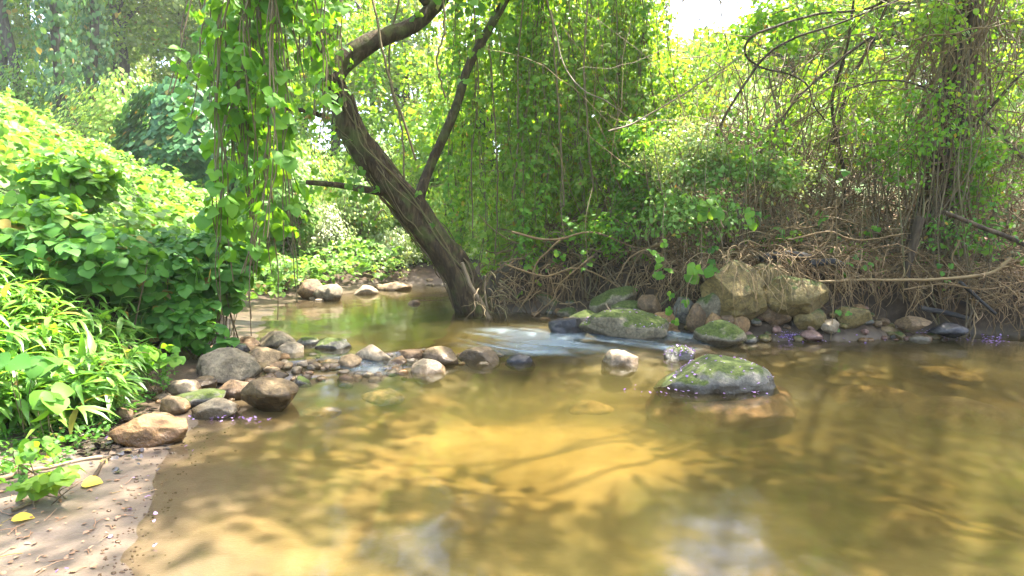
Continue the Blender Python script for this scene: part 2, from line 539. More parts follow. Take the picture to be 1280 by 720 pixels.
def ground_mat():
    m, nt, out = new_mat('creek_ground')
    g = N_(nt, 'NewGeometry')
    pos = g.outputs['Position']
    A = lambda n: N_(nt, 'Attribute', attribute_name=n).outputs['Fac']
    fine = noise_(nt, 90, 4, 0.7, pos)
    med = noise_(nt, 9, 6, 0.6, pos, 0.5)
    big = noise_(nt, 1.6, 4, 0.55, pos, 0.8)
    soil = ramp(nt, [(0.3, (0.018, 0.011, 0.006)), (0.55, (0.045, 0.028, 0.015)), (0.75, (0.085, 0.056, 0.032))], med)
    green = ramp(nt, [(0.35, (0.02, 0.04, 0.01)), (0.65, (0.05, 0.085, 0.018))], med)
    soil = mixc(nt, A('green'), soil, green)
    sand = ramp(nt, [(0.35, (0.065, 0.047, 0.034)), (0.6, (0.12, 0.09, 0.067))], med)
    sand = mixc(nt, ramp(nt, [(0.35, (0.5, 0.5, 0.5)), (0.5, (0, 0, 0))], fine), sand, (0.12, 0.085, 0.06))
    bed = ramp(nt, [(0.36, (0.03, 0.026, 0.012)), (0.5, (0.075, 0.058, 0.026)), (0.62, (0.18, 0.12, 0.052))], big)
    sunlit_amber = ramp(nt, [(0.3, (0.17, 0.12, 0.05)), (0.65, (0.36, 0.25, 0.11))], big)  # golden sand tone that carries the painted sun patches
    bed = mixc(nt, ramp(nt, [(0.4, (0.55, 0.55, 0.55)), (0.62, (0, 0, 0))], med), bed, (0.09, 0.065, 0.028))
    bed = mixc(nt, A('sunlit_amber'), bed, sunlit_amber)
    c = mixc(nt, A('sand'), soil, sand)
    c = mixc(nt, math_(nt, 'MULTIPLY', A('damp'), 0.5), c, (0.10, 0.075, 0.05))
    c = mixc(nt, A('bed'), c, bed)
    p = N_(nt, 'BsdfPrincipled')
    p.inputs['Specular IOR Level'].default_value = 0.25
    nt.links.new(c, p.inputs['Base Color'])
    rr = N_(nt, 'MapRange'); nt.links.new(A('damp'), rr.inputs[0]); rr.inputs[3].default_value = 0.9; rr.inputs[4].default_value = 0.4
    nt.links.new(rr.outputs[0], p.inputs['Roughness'])
    bm = N_(nt, 'Bump'); bm.inputs['Strength'].default_value = 0.5; bm.inputs['Distance'].default_value = 0.015
    nt.links.new(math_(nt, 'ADD', math_(nt, 'MULTIPLY', fine, 0.4), med), bm.inputs['Height'])
    nt.links.new(bm.outputs[0], p.inputs['Normal'])
    nt.links.new(p.outputs[0], out.inputs[0])
    return m

def ghit(px, py, zmin=-1e9):
    """where the line of sight through a photo pixel meets the ground (or the water level zmin)"""
    lo, d = None, _dir(px, py)
    ts = np.linspace(1.2, 12, 400)
    q = np.array([0, 0, HCAM]) + ts[:, None] * d
    h = np.maximum(terrain(q[:, 0], q[:, 1]), zmin)
    k = np.argmax(q[:, 2] < h) if np.any(q[:, 2] < h) else len(ts) - 1
    if k > 0:
        g0, g1 = q[k - 1, 2] - h[k - 1], q[k, 2] - h[k]
        f = g0 / max(g0 - g1, 1e-9)
        return (q[k - 1] * (1 - f) + q[k] * f)
    return np.array([q[k, 0], q[k, 1], h[k]])

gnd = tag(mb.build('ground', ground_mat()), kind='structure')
X, Y, Z = GX.ravel(), GY.ravel(), GZ.ravel()
_dl, _dr, _in = dists(X, Y)
_W = water_z(X, Y)
attr(gnd, 'bed', 1 - sstep(-0.14, -0.005, Z - _W + .05 * fbm(np.stack([X, Y, 0 * X], -1) * 4, 3, 2)))
attr(gnd, 'sand', (_dl < _dr) * (1 - sstep(0.7, 1.3, _dl + 0.4 * fbm(np.stack([X, Y, Z], -1) * 1.5, 3))) * (1 - sstep(3.2, 3.9, Y)))
attr(gnd, 'damp', (1 - sstep(0.0, 0.13, Z - _W + .03 * fbm(np.stack([X, Y, 0 * X], -1) * 6, 3, 6))))
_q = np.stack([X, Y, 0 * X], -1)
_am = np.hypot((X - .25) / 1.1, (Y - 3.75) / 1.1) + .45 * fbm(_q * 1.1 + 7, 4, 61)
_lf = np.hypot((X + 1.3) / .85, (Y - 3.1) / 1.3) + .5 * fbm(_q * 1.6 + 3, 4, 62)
attr(gnd, 'sunlit_amber', np.maximum(1 - sstep(.45, 1.1, _am), .45 * (1 - sstep(.5, 1.1, _lf))))  # sun patches on the pool floor, put into the bed colour
attr(gnd, 'green', sstep(1.0, 2.2, np.minimum(_dl, _dr)))

# ------------------------------------------------------------------ water
wx, wy = axis(-6, 13, -3.8, 6.0, 0.05, 1.2), axis(-4, 15, 1.2, 10, 0.05, 1.2)
WX, WY = np.meshgrid(wx, wy)
WZ = water_z(WX, WY)
sd = rif_sd(WX, WY)
fl = np.array([0.9, -0.44])
al, ac = WX * fl[0] + WY * fl[1], -WX * fl[1] + WY * fl[0]
wp = np.stack([al.ravel() * 1.0, ac.ravel() * 5.0, np.zeros(al.size)], -1)
rip = fbm(wp, 3, 31).reshape(al.shape)
chute = sstep(-0.75, 0.1, WX) * (1 - sstep(2.0, 2.5, WX)) * sstep(-0.05, 0.12, sd) * (1 - sstep(0.9, 1.9, sd))
WZ = WZ + 0.045 * rip * chute
calm = fbm(np.stack([WX.ravel() * 1.3, WY.ravel() * 2.2, np.zeros(al.size)], -1), 3, 77).reshape(al.shape)
WZ = WZ + 0.004 * calm + 0.012 * calm * np.exp(-(sd / 0.8) ** 2)
nx, ny = len(wx), len(wy)
top = np.stack([WX, WY, WZ], -1).reshape(-1, 3)
bot = top.copy(); bot[:, 2] = -1.3
mb = MB()
rim = np.concatenate([np.arange(nx), np.arange(1, ny) * nx + nx - 1, (ny - 1) * nx + np.arange(nx - 2, -1, -1), np.arange(ny - 2, 0, -1) * nx])
n0 = len(top)
mb.add(np.vstack([top, bot[rim]]), grid_faces(nx, ny))
k = np.arange(len(rim)); k2 = (k + 1) % len(rim)
F = np.stack([rim[k2], rim[k], n0 + k, n0 + k2], -1)
mb.f.append(F.ravel()); mb.s.append(np.full(len(F), 4)); mb.m.append(np.zeros(len(F), int))
mb.f.append(n0 + k[::-1]); mb.s.append(np.array([len(rim)])); mb.m.append(np.zeros(1, int))

def water_mat():
    m, nt, out = new_mat('creek_water')
    g = N_(nt, 'NewGeometry')
    mp = N_(nt, 'Mapping'); mp.inputs['Scale'].default_value = (1.0, 0.55, 1)
    nt.links.new(g.outputs['Position'], mp.inputs['Vector'])
    a = noise_(nt, 3.0, 2, 0.5, mp.outputs[0], 0.3)
    b = noise_(nt, 14.0, 2, 0.5, mp.outputs[0])
    bm = N_(nt, 'Bump'); bm.inputs['Strength'].default_value = 0.26; bm.inputs['Distance'].default_value = 0.03
    nt.links.new(math_(nt, 'ADD', a, math_(nt, 'MULTIPLY', b, 0.05)), bm.inputs['Height'])
    gl = N_(nt, 'BsdfGlossy'); gl.inputs['Roughness'].default_value = 0.09
    nt.links.new(bm.outputs[0], gl.inputs['Normal'])
    tr = N_(nt, 'BsdfTransparent'); tr.inputs['Color'].default_value = (0.96, 0.94, 0.86, 1)
    df = N_(nt, 'BsdfDiffuse'); df.inputs['Color'].default_value = (0.085, 0.068, 0.024, 1)
    murk = N_(nt, 'MixShader'); murk.inputs[0].default_value = 0.06
    nt.links.new(tr.outputs[0], murk.inputs[1]); nt.links.new(df.outputs[0], murk.inputs[2])
    fr = N_(nt, 'Fresnel'); fr.inputs['IOR'].default_value = 1.38
    nt.links.new(bm.outputs[0], fr.inputs['Normal'])
    mx = N_(nt, 'MixShader'); nt.links.new(fr.outputs[0], mx.inputs[0])
    nt.links.new(murk.outputs[0], mx.inputs[1]); nt.links.new(gl.outputs[0], mx.inputs[2])
    foam = N_(nt, 'BsdfDiffuse'); foam.inputs['Color'].default_value = (0.15, 0.19, 0.215, 1)
    f = N_(nt, 'Attribute', attribute_name='foam').outputs['Fac']
    mf = N_(nt, 'MixShader'); nt.links.new(f, mf.inputs[0])
    nt.links.new(mx.outputs[0], mf.inputs[1]); nt.links.new(foam.outputs[0], mf.inputs[2])
    nt.links.new(mf.outputs[0], out.inputs[0])
    va = N_(nt, 'VolumeAbsorption'); va.inputs['Color'].default_value = (0.62, 0.57, 0.27, 1); va.inputs['Density'].default_value = 2.2
    vs = N_(nt, 'VolumeScatter'); vs.inputs['Color'].default_value = (0.62, 0.56, 0.24, 1); vs.inputs['Density'].default_value = 0.45
    vv = N_(nt, 'AddShader'); nt.links.new(va.outputs[0], vv.inputs[0]); nt.links.new(vs.outputs[0], vv.inputs[1])
    nt.links.new(vv.outputs[0], out.inputs['Volume'])
    return m

wat = tag(mb.build('water', water_mat()), kind='structure')
str1 = fbm(np.stack([al.ravel() * 0.8, ac.ravel() * 4.0, np.zeros(al.size)], -1), 4, 51).reshape(al.shape)
str2 = fbm(np.stack([al.ravel() * 1.4, ac.ravel() * 11.0, np.zeros(al.size)], -1), 3, 53).reshape(al.shape)
fm = sstep(-0.75, -0.1, WX) * (1 - sstep(2.0, 2.5, WX)) * sstep(-0.10, 0.06, sd) * (1 - sstep(.7, 1.5, sd))
foam = fm * (0.02 + 0.55 * sstep(-0.12, 0.42, str1 + .45 * str2))
foam = foam + 0.35 * sstep(0.05, 0.45, str1) * np.exp(-((sd - 0.1) / 0.25) ** 2) * sstep(-2.0, -1.4, WX) * (1 - sstep(2.0, 2.5, WX))
attr(wat, 'foam', np.concatenate([np.clip(foam, 0, 0.85).ravel(), np.zeros(len(rim))]))

# ------------------------------------------------------------------ rocks
def ico(sub):
    import bmesh
    bm = bmesh.new()
    bmesh.ops.create_icosphere(bm, subdivisions=sub, radius=1)
    bm.verts.ensure_lookup_table()
    V = np.array([v.co[:] for v in bm.verts]); F = np.array([[v.index for v in f.verts] for f in bm.faces])
    bm.free()
    return V, F
ICO = {s: ico(s) for s in (2, 3, 4, 5)}

def rock_verts(seed, size, sub=4, facets=7, lump=0.35, hard=0.75, rot=0.0, tilt=(0, 0)):
    r = np.random.default_rng(seed)
    V, F = ICO[sub]
    U = V.copy()
    P = V * (1 + lump * fbm(V * 1.1 + seed * 3.7, 3, seed))[:, None]
    for _ in range(facets):
        n = unit(r.standard_normal(3)); d = r.uniform(0.62, 0.9)
        ex = np.maximum(0, P @ n - d)
        P = P - ex[:, None] * n * hard
    P = P * (1 + 0.05 * fbm(U * 5 + seed, 4, seed + 3))[:, None]
    P = P / np.max(np.abs(P), axis=0)
    P = P * (np.asarray(size) / 2)
    cx, sx = math.cos(tilt[0]), math.sin(tilt[0]); cy, sy = math.cos(tilt[1]), math.sin(tilt[1]); cz, sz = math.cos(rot), math.sin(rot)
    Rm = np.array([[cz, -sz, 0], [sz, cz, 0], [0, 0, 1]]) @ np.array([[cy, 0, sy], [0, 1, 0], [-sy, 0, cy]]) @ np.array([[1, 0, 0], [0, cx, -sx], [0, sx, cx]])
    return P @ Rm.T, F

SM = {
    'pale': stone_mat('pale_stone', (0.22, 0.16, 0.095), (0.36, 0.28, 0.18)),
    'tan': stone_mat('tan_stone', (0.17, 0.11, 0.05), (0.30, 0.205, 0.105)),
    'ochre': stone_mat('ochre_stone', (0.12, 0.082, 0.022), (0.22, 0.155, 0.05), moss=0.42, waterz=0.0, bump=1.0),
    'orange': stone_mat('orange_stone', (0.15, 0.08, 0.028), (0.27, 0.155, 0.06)),
    'brown': stone_mat('brown_stone', (0.10, 0.058, 0.026), (0.20, 0.122, 0.058)),
    'wet': stone_mat('wet_brown_stone', (0.10, 0.064, 0.026), (0.19, 0.128, 0.058), wet=0.03),
    'grey': stone_mat('grey_stone', (0.13, 0.098, 0.055), (0.26, 0.205, 0.125)),
    'dark': stone_mat('dark_wet_stone', (0.035, 0.033, 0.04), (0.085, 0.08, 0.09), wet=0.5, bump=0.9),
    'mossy': stone_mat('mossy_stone', (0.12, 0.095, 0.055), (0.22, 0.18, 0.11), moss=0.75),
    'halfmoss': stone_mat('half_mossy_stone', (0.075, 0.066, 0.05), (0.17, 0.155, 0.12), moss=0.4),
    'underwater': stone_mat('submerged_stone_face', (0.22, 0.14, 0.06), (0.38, 0.25, 0.11), waterz=-2),
    'skirt': stone_mat('submerged_reddish_face', (0.11, 0.052, 0.022), (0.22, 0.115, 0.052), waterz=-2),
    'red': stone_mat('reddish_stone', (0.17, 0.085, 0.06), (0.28, 0.16, 0.12)),
}
ROCKS = []

def rock(px, pyb, w, h, mat, label, deep=0.8, z=None, Y=None, rot=0.0, tilt=(0, 0), sink=0.28, seed=None, group=None, name='stone', sub=4, facets=11, lump=0.38, cat='stone', hard=0.93):
    """px, pyb: where its foot shows; w, h: size shown, all in photo pixels"""
    seed = seed if seed is not None else int(px * 7 + pyb * 13)
    zz = 0.0 if z is None else z
    c = (ghit(px, pyb, 0.0) if px < 400 and z is None else ground(px, pyb, zz)) if Y is None else at(px, pyb, Y)
    s = np.linalg.norm([c[1]]) / FPX
    W, Hh = w * s * 1.08, h * s * 1.05
    D = W * deep
    gz = min(tz(c[0], c[1]), tz(c[0], c[1] + D * 0.4), tz(c[0] + W * .3, c[1] + D * .3), tz(c[0] - W * .3, c[1] + D * .3))
    below = min(max(Hh * sink, c[2] - gz + 0.03), max(Hh * 1.15, min(0.16, W * .45)) if Y is None else max(Hh * .35, .06))
    full = Hh + below
    V, F = rock_verts(seed, (W * 1.05, D, full), sub, facets, lump, hard, rot, tilt)
    base = np.array([c[0], c[1] + D * 0.38, c[2] - below + full / 2 - 0.005])
    o = MB().add(V + base, F).build(name, SM[mat], origin=(base[0], base[1], base[2] - full / 2))
    tag(o, label, cat, group)
    ROCKS.append((o, V + base, F))
    return o

U = 0.09
rl = [
 # left run of stones
 (270, 480, 78, 40, 'grey', 'large rounded pale grey boulder, biggest stone on the left bank', dict(deep=0.9, sub=5, seed=3, name='boulder', facets=4, cat='boulder')),
 (331, 512, 66, 36, 'wet', 'squarish brown wet stone jutting into the pool with its reflection below', dict(seed=5, sub=5)),
 (287, 500, 42, 25, 'brown', 'brown rounded stone just behind the squarish wet one on the left bank', dict(seed=11)),
 (183, 558, 86, 36, 'orange', 'long orange brown stone lying at the edge of the sand bar', dict(deep=0.45, rot=0.5, seed=14, sub=5, facets=9)),
 (323, 460, 43, 24, 'tan', 'oval tan stone right of the large pale grey boulder', dict(seed=21)),
 (361, 452, 34, 24, 'pale', 'pale cream stone standing behind the oval tan one', dict(seed=23, z=0.03)),
 (376, 458, 30, 14, 'wet', 'low brown stone in front of the pale cream one', dict(seed=24, z=0.03)),
 (412, 442, 40, 20, 'halfmoss', 'olive ridged stone at the head of the riffle', dict(seed=27, z=0.06, facets=10)),
 (428, 430, 11, 8, 'dark', 'tiny black pebble perched behind the olive ridged stone', dict(seed=28, z=0.08, sub=3)),
 (463, 459, 42, 27, 'pale', 'bright pale pointed stone in the middle of the riffle', dict(seed=31, facets=9, lump=0.45)),
 (433, 465, 30, 20, 'tan', 'small sunlit tan stone left of the bright pale pointed one', dict(seed=33)),
 (408, 462, 26, 14, 'tan', 'flat sunlit tan stone, leftmost of the three in the riffle water', dict(seed=35)),
 (513, 452, 40, 18, 'brown', 'brown wet rock behind the crumbly white stone', dict(seed=38, z=0.02)),
 (547, 453, 46, 20, 'wet', 'knobbly wet brown rock beside the foaming chute', dict(seed=40, z=0.02, facets=10, lump=0.5)),
 (532, 466, 44, 18, 'pale', 'crumbly whitish stone in front of the knobbly wet rock', dict(seed=42, lump=0.5)),
 (497, 458, 24, 12, 'orange', 'small orange stone right of the bright pale pointed one', dict(seed=44)),
 (600, 449, 52, 14, 'wet', 'long low dark rock with a tan end at the top of the chute', dict(seed=46, z=0.02, deep=0.5)),
 (651, 451, 36, 7, 'dark', 'small flat black stone at the lip of the chute', dict(seed=47, z=0.02, deep=1.0)),
 (222, 497, 44, 20, 'pale', 'flat cream slab among the left bank stones', dict(seed=51, z=0.03)),
 (236, 510, 66, 20, 'halfmoss', 'flat olive grey slab below the cream slab', dict(seed=53, z=0.02)),
 (262, 524, 54, 22, 'grey', 'grey tapered stone at the water edge below the large boulder', dict(seed=55, facets=5)),
 (212, 515, 34, 20, 'tan', 'pinkish tan stone tucked left of the flat olive slab', dict(seed=57, z=0.03)),
 (286, 449, 46, 22, 'dark', 'bluish black wet stone beneath the hanging vine ends', dict(seed=60, z=0.05)),
 (257, 452, 26, 22, 'brown', 'brown angular stone left of the bluish black one', dict(seed=62, z=0.06)),
 (340, 438, 50, 22, 'grey', 'weathered grey rock under the dangling bare stems', dict(seed=64, z=0.07, facets=9)),
 (383, 434, 30, 12, 'halfmoss', 'low mossy rock at the far side of the left run of stones', dict(seed=66, z=0.08)),
 (308, 436, 30, 14, 'brown', 'brown rock between the bluish black stone and the weathered grey one', dict(seed=68, z=0.08)),
 (345, 475, 26, 12, 'wet', 'small brown stone in the shallows behind the squarish wet one', dict(seed=70)),
 (372, 480, 28, 8, 'halfmoss', 'thin olive stone barely above the shallows', dict(seed=72)),
 (150, 522, 24, 12, 'brown', 'dull brown stone half sunk in black silt', dict(seed=74, z=0.06)),
 (250, 488, 30, 16, 'wet', 'wet reddish brown stone in front of the large grey boulder', dict(seed=76, z=0.02)),
 (196, 530, 30, 14, 'tan', 'small tan stone behind the long orange brown one', dict(seed=78, z=0.03)),
 # far pool
 (384, 374, 34, 24, 'brown', 'far brown boulder, left one of the pair on the upper pool shore', dict(seed=80, z=0.12, name='boulder', cat='boulder')),
 (409, 376, 40, 20, 'grey', 'far pale grey boulder, right one of the pair on the upper pool shore', dict(seed=82, z=0.11, name='boulder', cat='boulder', facets=5)),
 (515, 381, 17, 6, 'brown', 'lone dark stone poking out of the upper pool', dict(seed=84, z=0.10, sub=3)),
 (455, 366, 30, 9, 'pale', 'low pale stone on the far gravel shore', dict(seed=86, z=0.14, sub=3)),
 (490, 361, 40, 8, 'tan', 'low tan stone on the far gravel shore beside the trunk', dict(seed=87, z=0.14, sub=3)),
 # right
 (713, 419, 48, 21, 'dark', 'purplish black craggy rock standing in the chute', dict(seed=90, z=0.07, sub=5, lump=0.5, facets=10)),
 (788, 424, 110, 34, 'mossy', 'broad flat green mossed boulder with purple petals beside the chute', dict(seed=92, z=0.05, deep=0.55, sub=5, rot=0.2, name='boulder', cat='boulder')),
 (836, 416, 36, 26, 'orange', 'rusty blocky rock at the right end of the broad mossy boulder', dict(seed=93, z=0.06, facets=9)),
 (779, 457, 44, 17, 'pale', 'pale round stone above a golden submerged ledge in midstream', dict(seed=94)),
 (852, 449, 36, 18, 'halfmoss', 'small stone half yellow moss and half grey above the domed boulder', dict(seed=96)),
 (912, 489, 150, 39, 'halfmoss', 'domed grey green boulder strewn with purple petals in the pool', dict(seed=100, sub=5, deep=0.75, facets=2, lump=0.28, sink=1.0, name='boulder', cat='boulder', tilt=(0, 0.08))),
 (907, 433, 62, 30, 'mossy', 'bright green moss covered rock at the right bank waterline', dict(seed=102, z=0.0)),
 (952, 421, 52, 24, 'halfmoss', 'smooth grey green rock right of the bright mossy one', dict(seed=104, z=0.0, facets=4)),
 (928, 392, 80, 64, 'ochre', 'huge ochre boulder leaning in the right bank', dict(seed=106, Y=6.45, sub=5, name='boulder', cat='boulder', facets=17, lump=0.6, hard=1.0, tilt=(0.1, -0.45), sink=0.1)),
 (968, 376, 56, 50, 'ochre', 'rounded ochre boulder wedged behind the huge leaning one', dict(seed=108, Y=6.7, sub=5, name='boulder', cat='boulder', sink=0.2, facets=16, hard=1.0, lump=.6)),
 (1006, 386, 80, 38, 'ochre', 'wedge shaped yellow slab resting on smaller rocks', dict(seed=110, Y=6.4, sub=5, facets=12, hard=0.95, tilt=(0, 0.12), sink=0.08)),
 (1017, 408, 40, 28, 'ochre', 'dull yellow rock propping up the wedge shaped slab', dict(seed=112, Y=6.45)),
 (975, 400, 38, 24, 'brown', 'dark rock in the gap left under the wedge shaped slab', dict(seed=114, Y=6.5)),
 (894, 395, 36, 32, 'mossy', 'mossy olive rock left of the huge ochre boulder', dict(seed=116, Y=6.5)),
 (893, 411, 21, 20, 'orange', 'small orange block below the mossy olive rock', dict(seed=118, Y=6.4)),
 (910, 412, 18, 20, 'brown', 'small dark brown block right of the orange block', dict(seed=120, Y=6.4)),
 (927, 413, 24, 17, 'orange', 'rusty orange stone below the huge ochre boulder', dict(seed=122, Y=6.4)),
 (874, 408, 26, 28, 'brown', 'brown upright rock at the left end of the right bank rubble', dict(seed=124, Y=6.5)),
 (858, 396, 30, 26, 'halfmoss', 'mossy upright rock above the broad mossy boulder', dict(seed=126, Y=6.8)),
 (1073, 405, 38, 22, 'ochre', 'yellow brown cobble in the shade beneath the stub root', dict(seed=128, Y=6.5)),
 (1018, 426, 26, 13, 'red', 'reddish pointed pebble beside the purple petal patch', dict(seed=130, z=0.01)),
 (1042, 412, 22, 16, 'pale', 'pale small cobble beneath the dangling leaves', dict(seed=131, Y=6.4)),
 (1116, 421, 34, 12, 'tan', 'pinkish flat cobble at the waterline of the right bank', dict(seed=132, z=0.01)),
 (1085, 416, 24, 13, 'brown', 'brown cobble between the yellow brown and the pinkish ones', dict(seed=134, z=0.02)),
 (1060, 419, 26, 10, 'brown', 'low brown cobble left of the pinkish flat one', dict(seed=135, z=0.01)),
 (1150, 410, 34, 14, 'brown', 'dark cobble under the overhanging bank', dict(seed=136, Y=6.5)),
 (1155, 426, 26, 8, 'grey', 'wet grey cobble among the floating petals', dict(seed=137, z=0.0)),
 (768, 389, 60, 28, 'mossy', 'slanting mossy slab under the root tangle', dict(seed=138, Y=7.35, tilt=(0, -0.25), deep=0.6)),
 (790, 400, 44, 26, 'mossy', 'mossy rock between the slanting slab and the broad boulder', dict(seed=140, Y=7.1)),
 (735, 408, 44, 20, 'mossy', 'dark mossy rock behind the purplish black one', dict(seed=142, z=0.08)),
 (690, 390, 44, 26, 'mossy', 'mossy stone beneath the drooping roots', dict(seed=144, z=0.12)),
 (710, 398, 28, 14, 'mossy', 'small bright mossy stone behind the purplish black rock', dict(seed=146, z=0.09)),
 (655, 388, 40, 20, 'mossy', 'shaded mossy stone right of the leaning trunk foot', dict(seed=147, z=0.12)),
 (815, 392, 30, 24, 'brown', 'brown rock above the broad mossy boulder', dict(seed=148, Y=7.0)),
 (1195, 420, 44, 16, 'dark', 'black wet cobble in the shadow of the undercut bank', dict(seed=149, Y=6.4)),
]
for a in rl:
    kw = dict(a[6]); rock(*a[:6], **kw)

# submerged stones
sub_l = [
 (893, 520, 225, 52, 'wide reddish ledge under water below the domed boulder', 0.8),
 (740, 512, 60, 18, 'orange submerged stone below the chute', 0.8),
 (585, 495, 44, 16, 'yellow submerged stone below the long low dark rock', 0.8),
 (700, 480, 80, 22, 'golden submerged shelf at the foot of the chute', 0.6),
 (1090, 500, 120, 26, 'long olive submerged slab by the right bank', 0.7),
 (1200, 520, 150, 30, 'broad dark submerged slab near the right edge', 0.7),
 (1080, 470, 90, 16, 'sunlit submerged slab near the right bank', 0.7),
 (1180, 470, 110, 16, 'dim submerged slab beneath the undercut bank', 0.7),
 (400, 510, 60, 16, 'pale submerged stone right of the squarish wet one', 0.8),
 (480, 495, 56, 16, 'brown submerged stone below the riffle stones', 0.8),
]
for px, py, w, h, lab, dp in sub_l:
    c = ground(px, py, -0.10)
    zt = tz(c[0], c[1])
    c = ground(px, py, min(-0.05, zt + 0.02))
    s = c[1] / FPX
    V, F = rock_verts(int(px + py), (w * s, w * s * dp, h * s * 1.4), 4, 4, 0.6 if 'reddish' in lab else 0.3)
    top = V[:, 2].max()
    base = np.array([c[0], c[1], min(-0.045 - top, zt + top * 0.35 - 0.02)])
    if lab.startswith('wide reddish'): base[2] = -0.006 - top
    if 'round' in lab: base[2] -= .05
    o = MB().add(V + base, F).build('submerged_stone', SM['skirt' if 'reddish' in lab else 'underwater'], origin=base)
    tag(o, lab, 'stone')

# small cobbles filling the left run of stones and the right bank foot
def cobbles(n, poly, zfun, mats, label, group, smin, smax):
    done = 0
    while done < n:
        t = rng.random(); k = min(int(t * (len(poly) - 1)), len(poly) - 2); f = rng.random()
        p = np.array(poly[k]) * (1 - f) + np.array(poly[k + 1]) * f
        x, y = p[0] + rng.normal(0, 0.16), p[1] + rng.normal(0, 0.13)
        s = rng.uniform(smin, smax)
        z = zfun(x, y)
        V, F = rock_verts(int(rng.integers(1e6)), (s, s * rng.uniform(.6, 1), s * rng.uniform(.45, .7)), 3, 6, 0.35, rot=rng.uniform(0, 3))
        base = np.array([x, y, z + s * 0.12])
        o = MB().add(V + base, F).build('cobble', SM[mats[int(rng.integers(len(mats)))]], origin=base)
        tag(o, label, 'stone', group)
        done += 1
cobbles(110, [(-2.3, 3.9), (-2.2, 4.6), (-1.9, 4.9), (-1.5, 4.8), (-1.1, 5.1), (-0.7, 5.3), (-0.2, 5.6)], lambda x, y: max(tz(x, y), water_z(np.array([x]), np.array([y]))[0] - 0.05),
        ['tan', 'brown', 'grey', 'pale', 'wet', 'orange'], 'fist sized cobble packed between the larger stones of the left riffle', 'small cobbles of the left riffle', 0.06, 0.16)
cobbles(150, [(0.5, 7.95), (1.0, 7.6), (1.9, 7.1), (2.4, 6.65), (3.0, 6.65), (3.8, 6.6), (4.6, 6.75), (5.0, 6.7)], lambda x, y: min(max(tz(x, y), -0.02), 0.35),
        ['brown', 'halfmoss', 'ochre', 'orange', 'red'], 'small cobble packed at the foot of the right bank', 'small cobbles of the right bank', 0.08, 0.2)
cobbles(14, [(-3.6, 9.6), (-3.4, 10.6), (-2.7, 12.3), (-1.8, 13.5), (-1.1, 12.8)], lambda x, y: max(tz(x, y), 0.08),
        ['pale', 'tan', 'grey'], 'pale cobble on the far gravel shore of the upper pool', 'cobbles of the far shore', 0.1, 0.22)

# ------------------------------------------------------------------ leaning tree
YT = 8.2
base = ground(592, 396, 0.1)
t0 = empty('leaning_tree', base, 'vine wrapped tree leaning left over the creek from the right bank', 'tree')
tp = [at(606, 420, YT + .05), at(590, 380, YT), at(568, 335, YT), at(520, 272, YT - .1), at(470, 210, YT - .3), at(440, 165, YT - .4), at(425, 125, YT - .5), at(405, 85, YT - .6), at(392, 20, YT - .7), at(388, -60, YT - .7), at(400, -170, YT - .8)]
P = spline(tp, 90)
tt = np.linspace(0, 1, 90)
rad = np.interp(tt, [0, .08, .2, .45, .7, 1], [.34, .275, .225, .175, .13, .10])
mb = MB(); tube(mb, P, rad, 44, 0, 0.42, 3.4, 3, 0.11)
mb.build('trunk', BARK, t0, base)
mainpath = P
def limb(pts, r0, r1, parent, origin, mat=BARK, name='branch', n=40, sides=12):
    p = spline(pts, n)
    m = MB(); tube(m, p, np.linspace(r0, r1, n), sides, 0, 0.2, 4, int(r0 * 1000), 0.05)
    m.build(name, mat, parent, origin)
    return p
lb1 = limb([at(413, 100, YT - .6), at(430, 78, YT - .5), at(470, 50, YT - .3), at(515, 33, YT), at(548, 3, YT + .2), at(590, -50, YT + .4), at(650, -130, YT + .8)], .15, .07, t0, base)
lb2 = limb([at(520, 262, YT - .15), at(535, 215, YT + .05), at(568, 140, YT + .2), at(585, 85, YT + .3), at(612, 35, YT + .4), at(640, -15, YT + .5), at(690, -110, YT + .8)], .078, .05, t0, base)
lb3 = limb([at(478, 240, YT - .3), at(450, 236, YT - .5), at(418, 231, YT - .7), at(383, 228, YT - .9)], .055, .03, t0, base)
lb4 = limb([at(405, 145, YT - .5), at(380, 138, YT - .7), at(345, 136, YT - 1.0), at(300, 142, YT - 1.4), at(255, 140, YT - 1.7)], .035, .012, t0, base)
lb5 = limb([at(390, 5, YT - .7), at(350, -70, YT - 1.2), at(300, -120, YT - 2.0), at(240, -150, YT - 2.6)], .10, .04, t0, base)
lb6 = limb([at(540, 12, YT + .2), at(480, -60, YT - .5), at(420, -110, YT - 1.4)], .07, .03, t0, base)
# vines that spiral up the trunk
mb = MB()
for k in range(30):
    a0, a1 = sorted(rng.uniform(0.03, 0.85, 2))
    if a1 - a0 < 0.15: a1 = a0 + 0.25
    n = 40
    s = np.linspace(a0, min(a1, .95), n)
    c = np.stack([np.interp(s, tt, P[:, i]) for i in range(3)], -1)
    rr = np.interp(s, tt, rad) * (1.0 + 0.06 * np.sin(s * 40 + k)) + 0.012
    T = unit(np.gradient(c, axis=0))
    u = unit(np.cross(T, [0, 1, 0])); w = np.cross(T, u)
    ph = rng.uniform(0, 6.28) + rng.uniform(-4, 4) * s + 0.35 * np.sin(s * 30 + k)
    q = c + rr[:, None] * (u * np.cos(ph)[:, None] + w * np.sin(ph)[:, None])
    q += 0.012 * rng.standard_normal((n, 3))
    tube(mb, spline(q[::3], 40), rng.uniform(.004, .012), 5)
tag(mb.build('climbing_vine', VINE, t0, base), 'tan vine stems wound along the bark', kind='stuff')
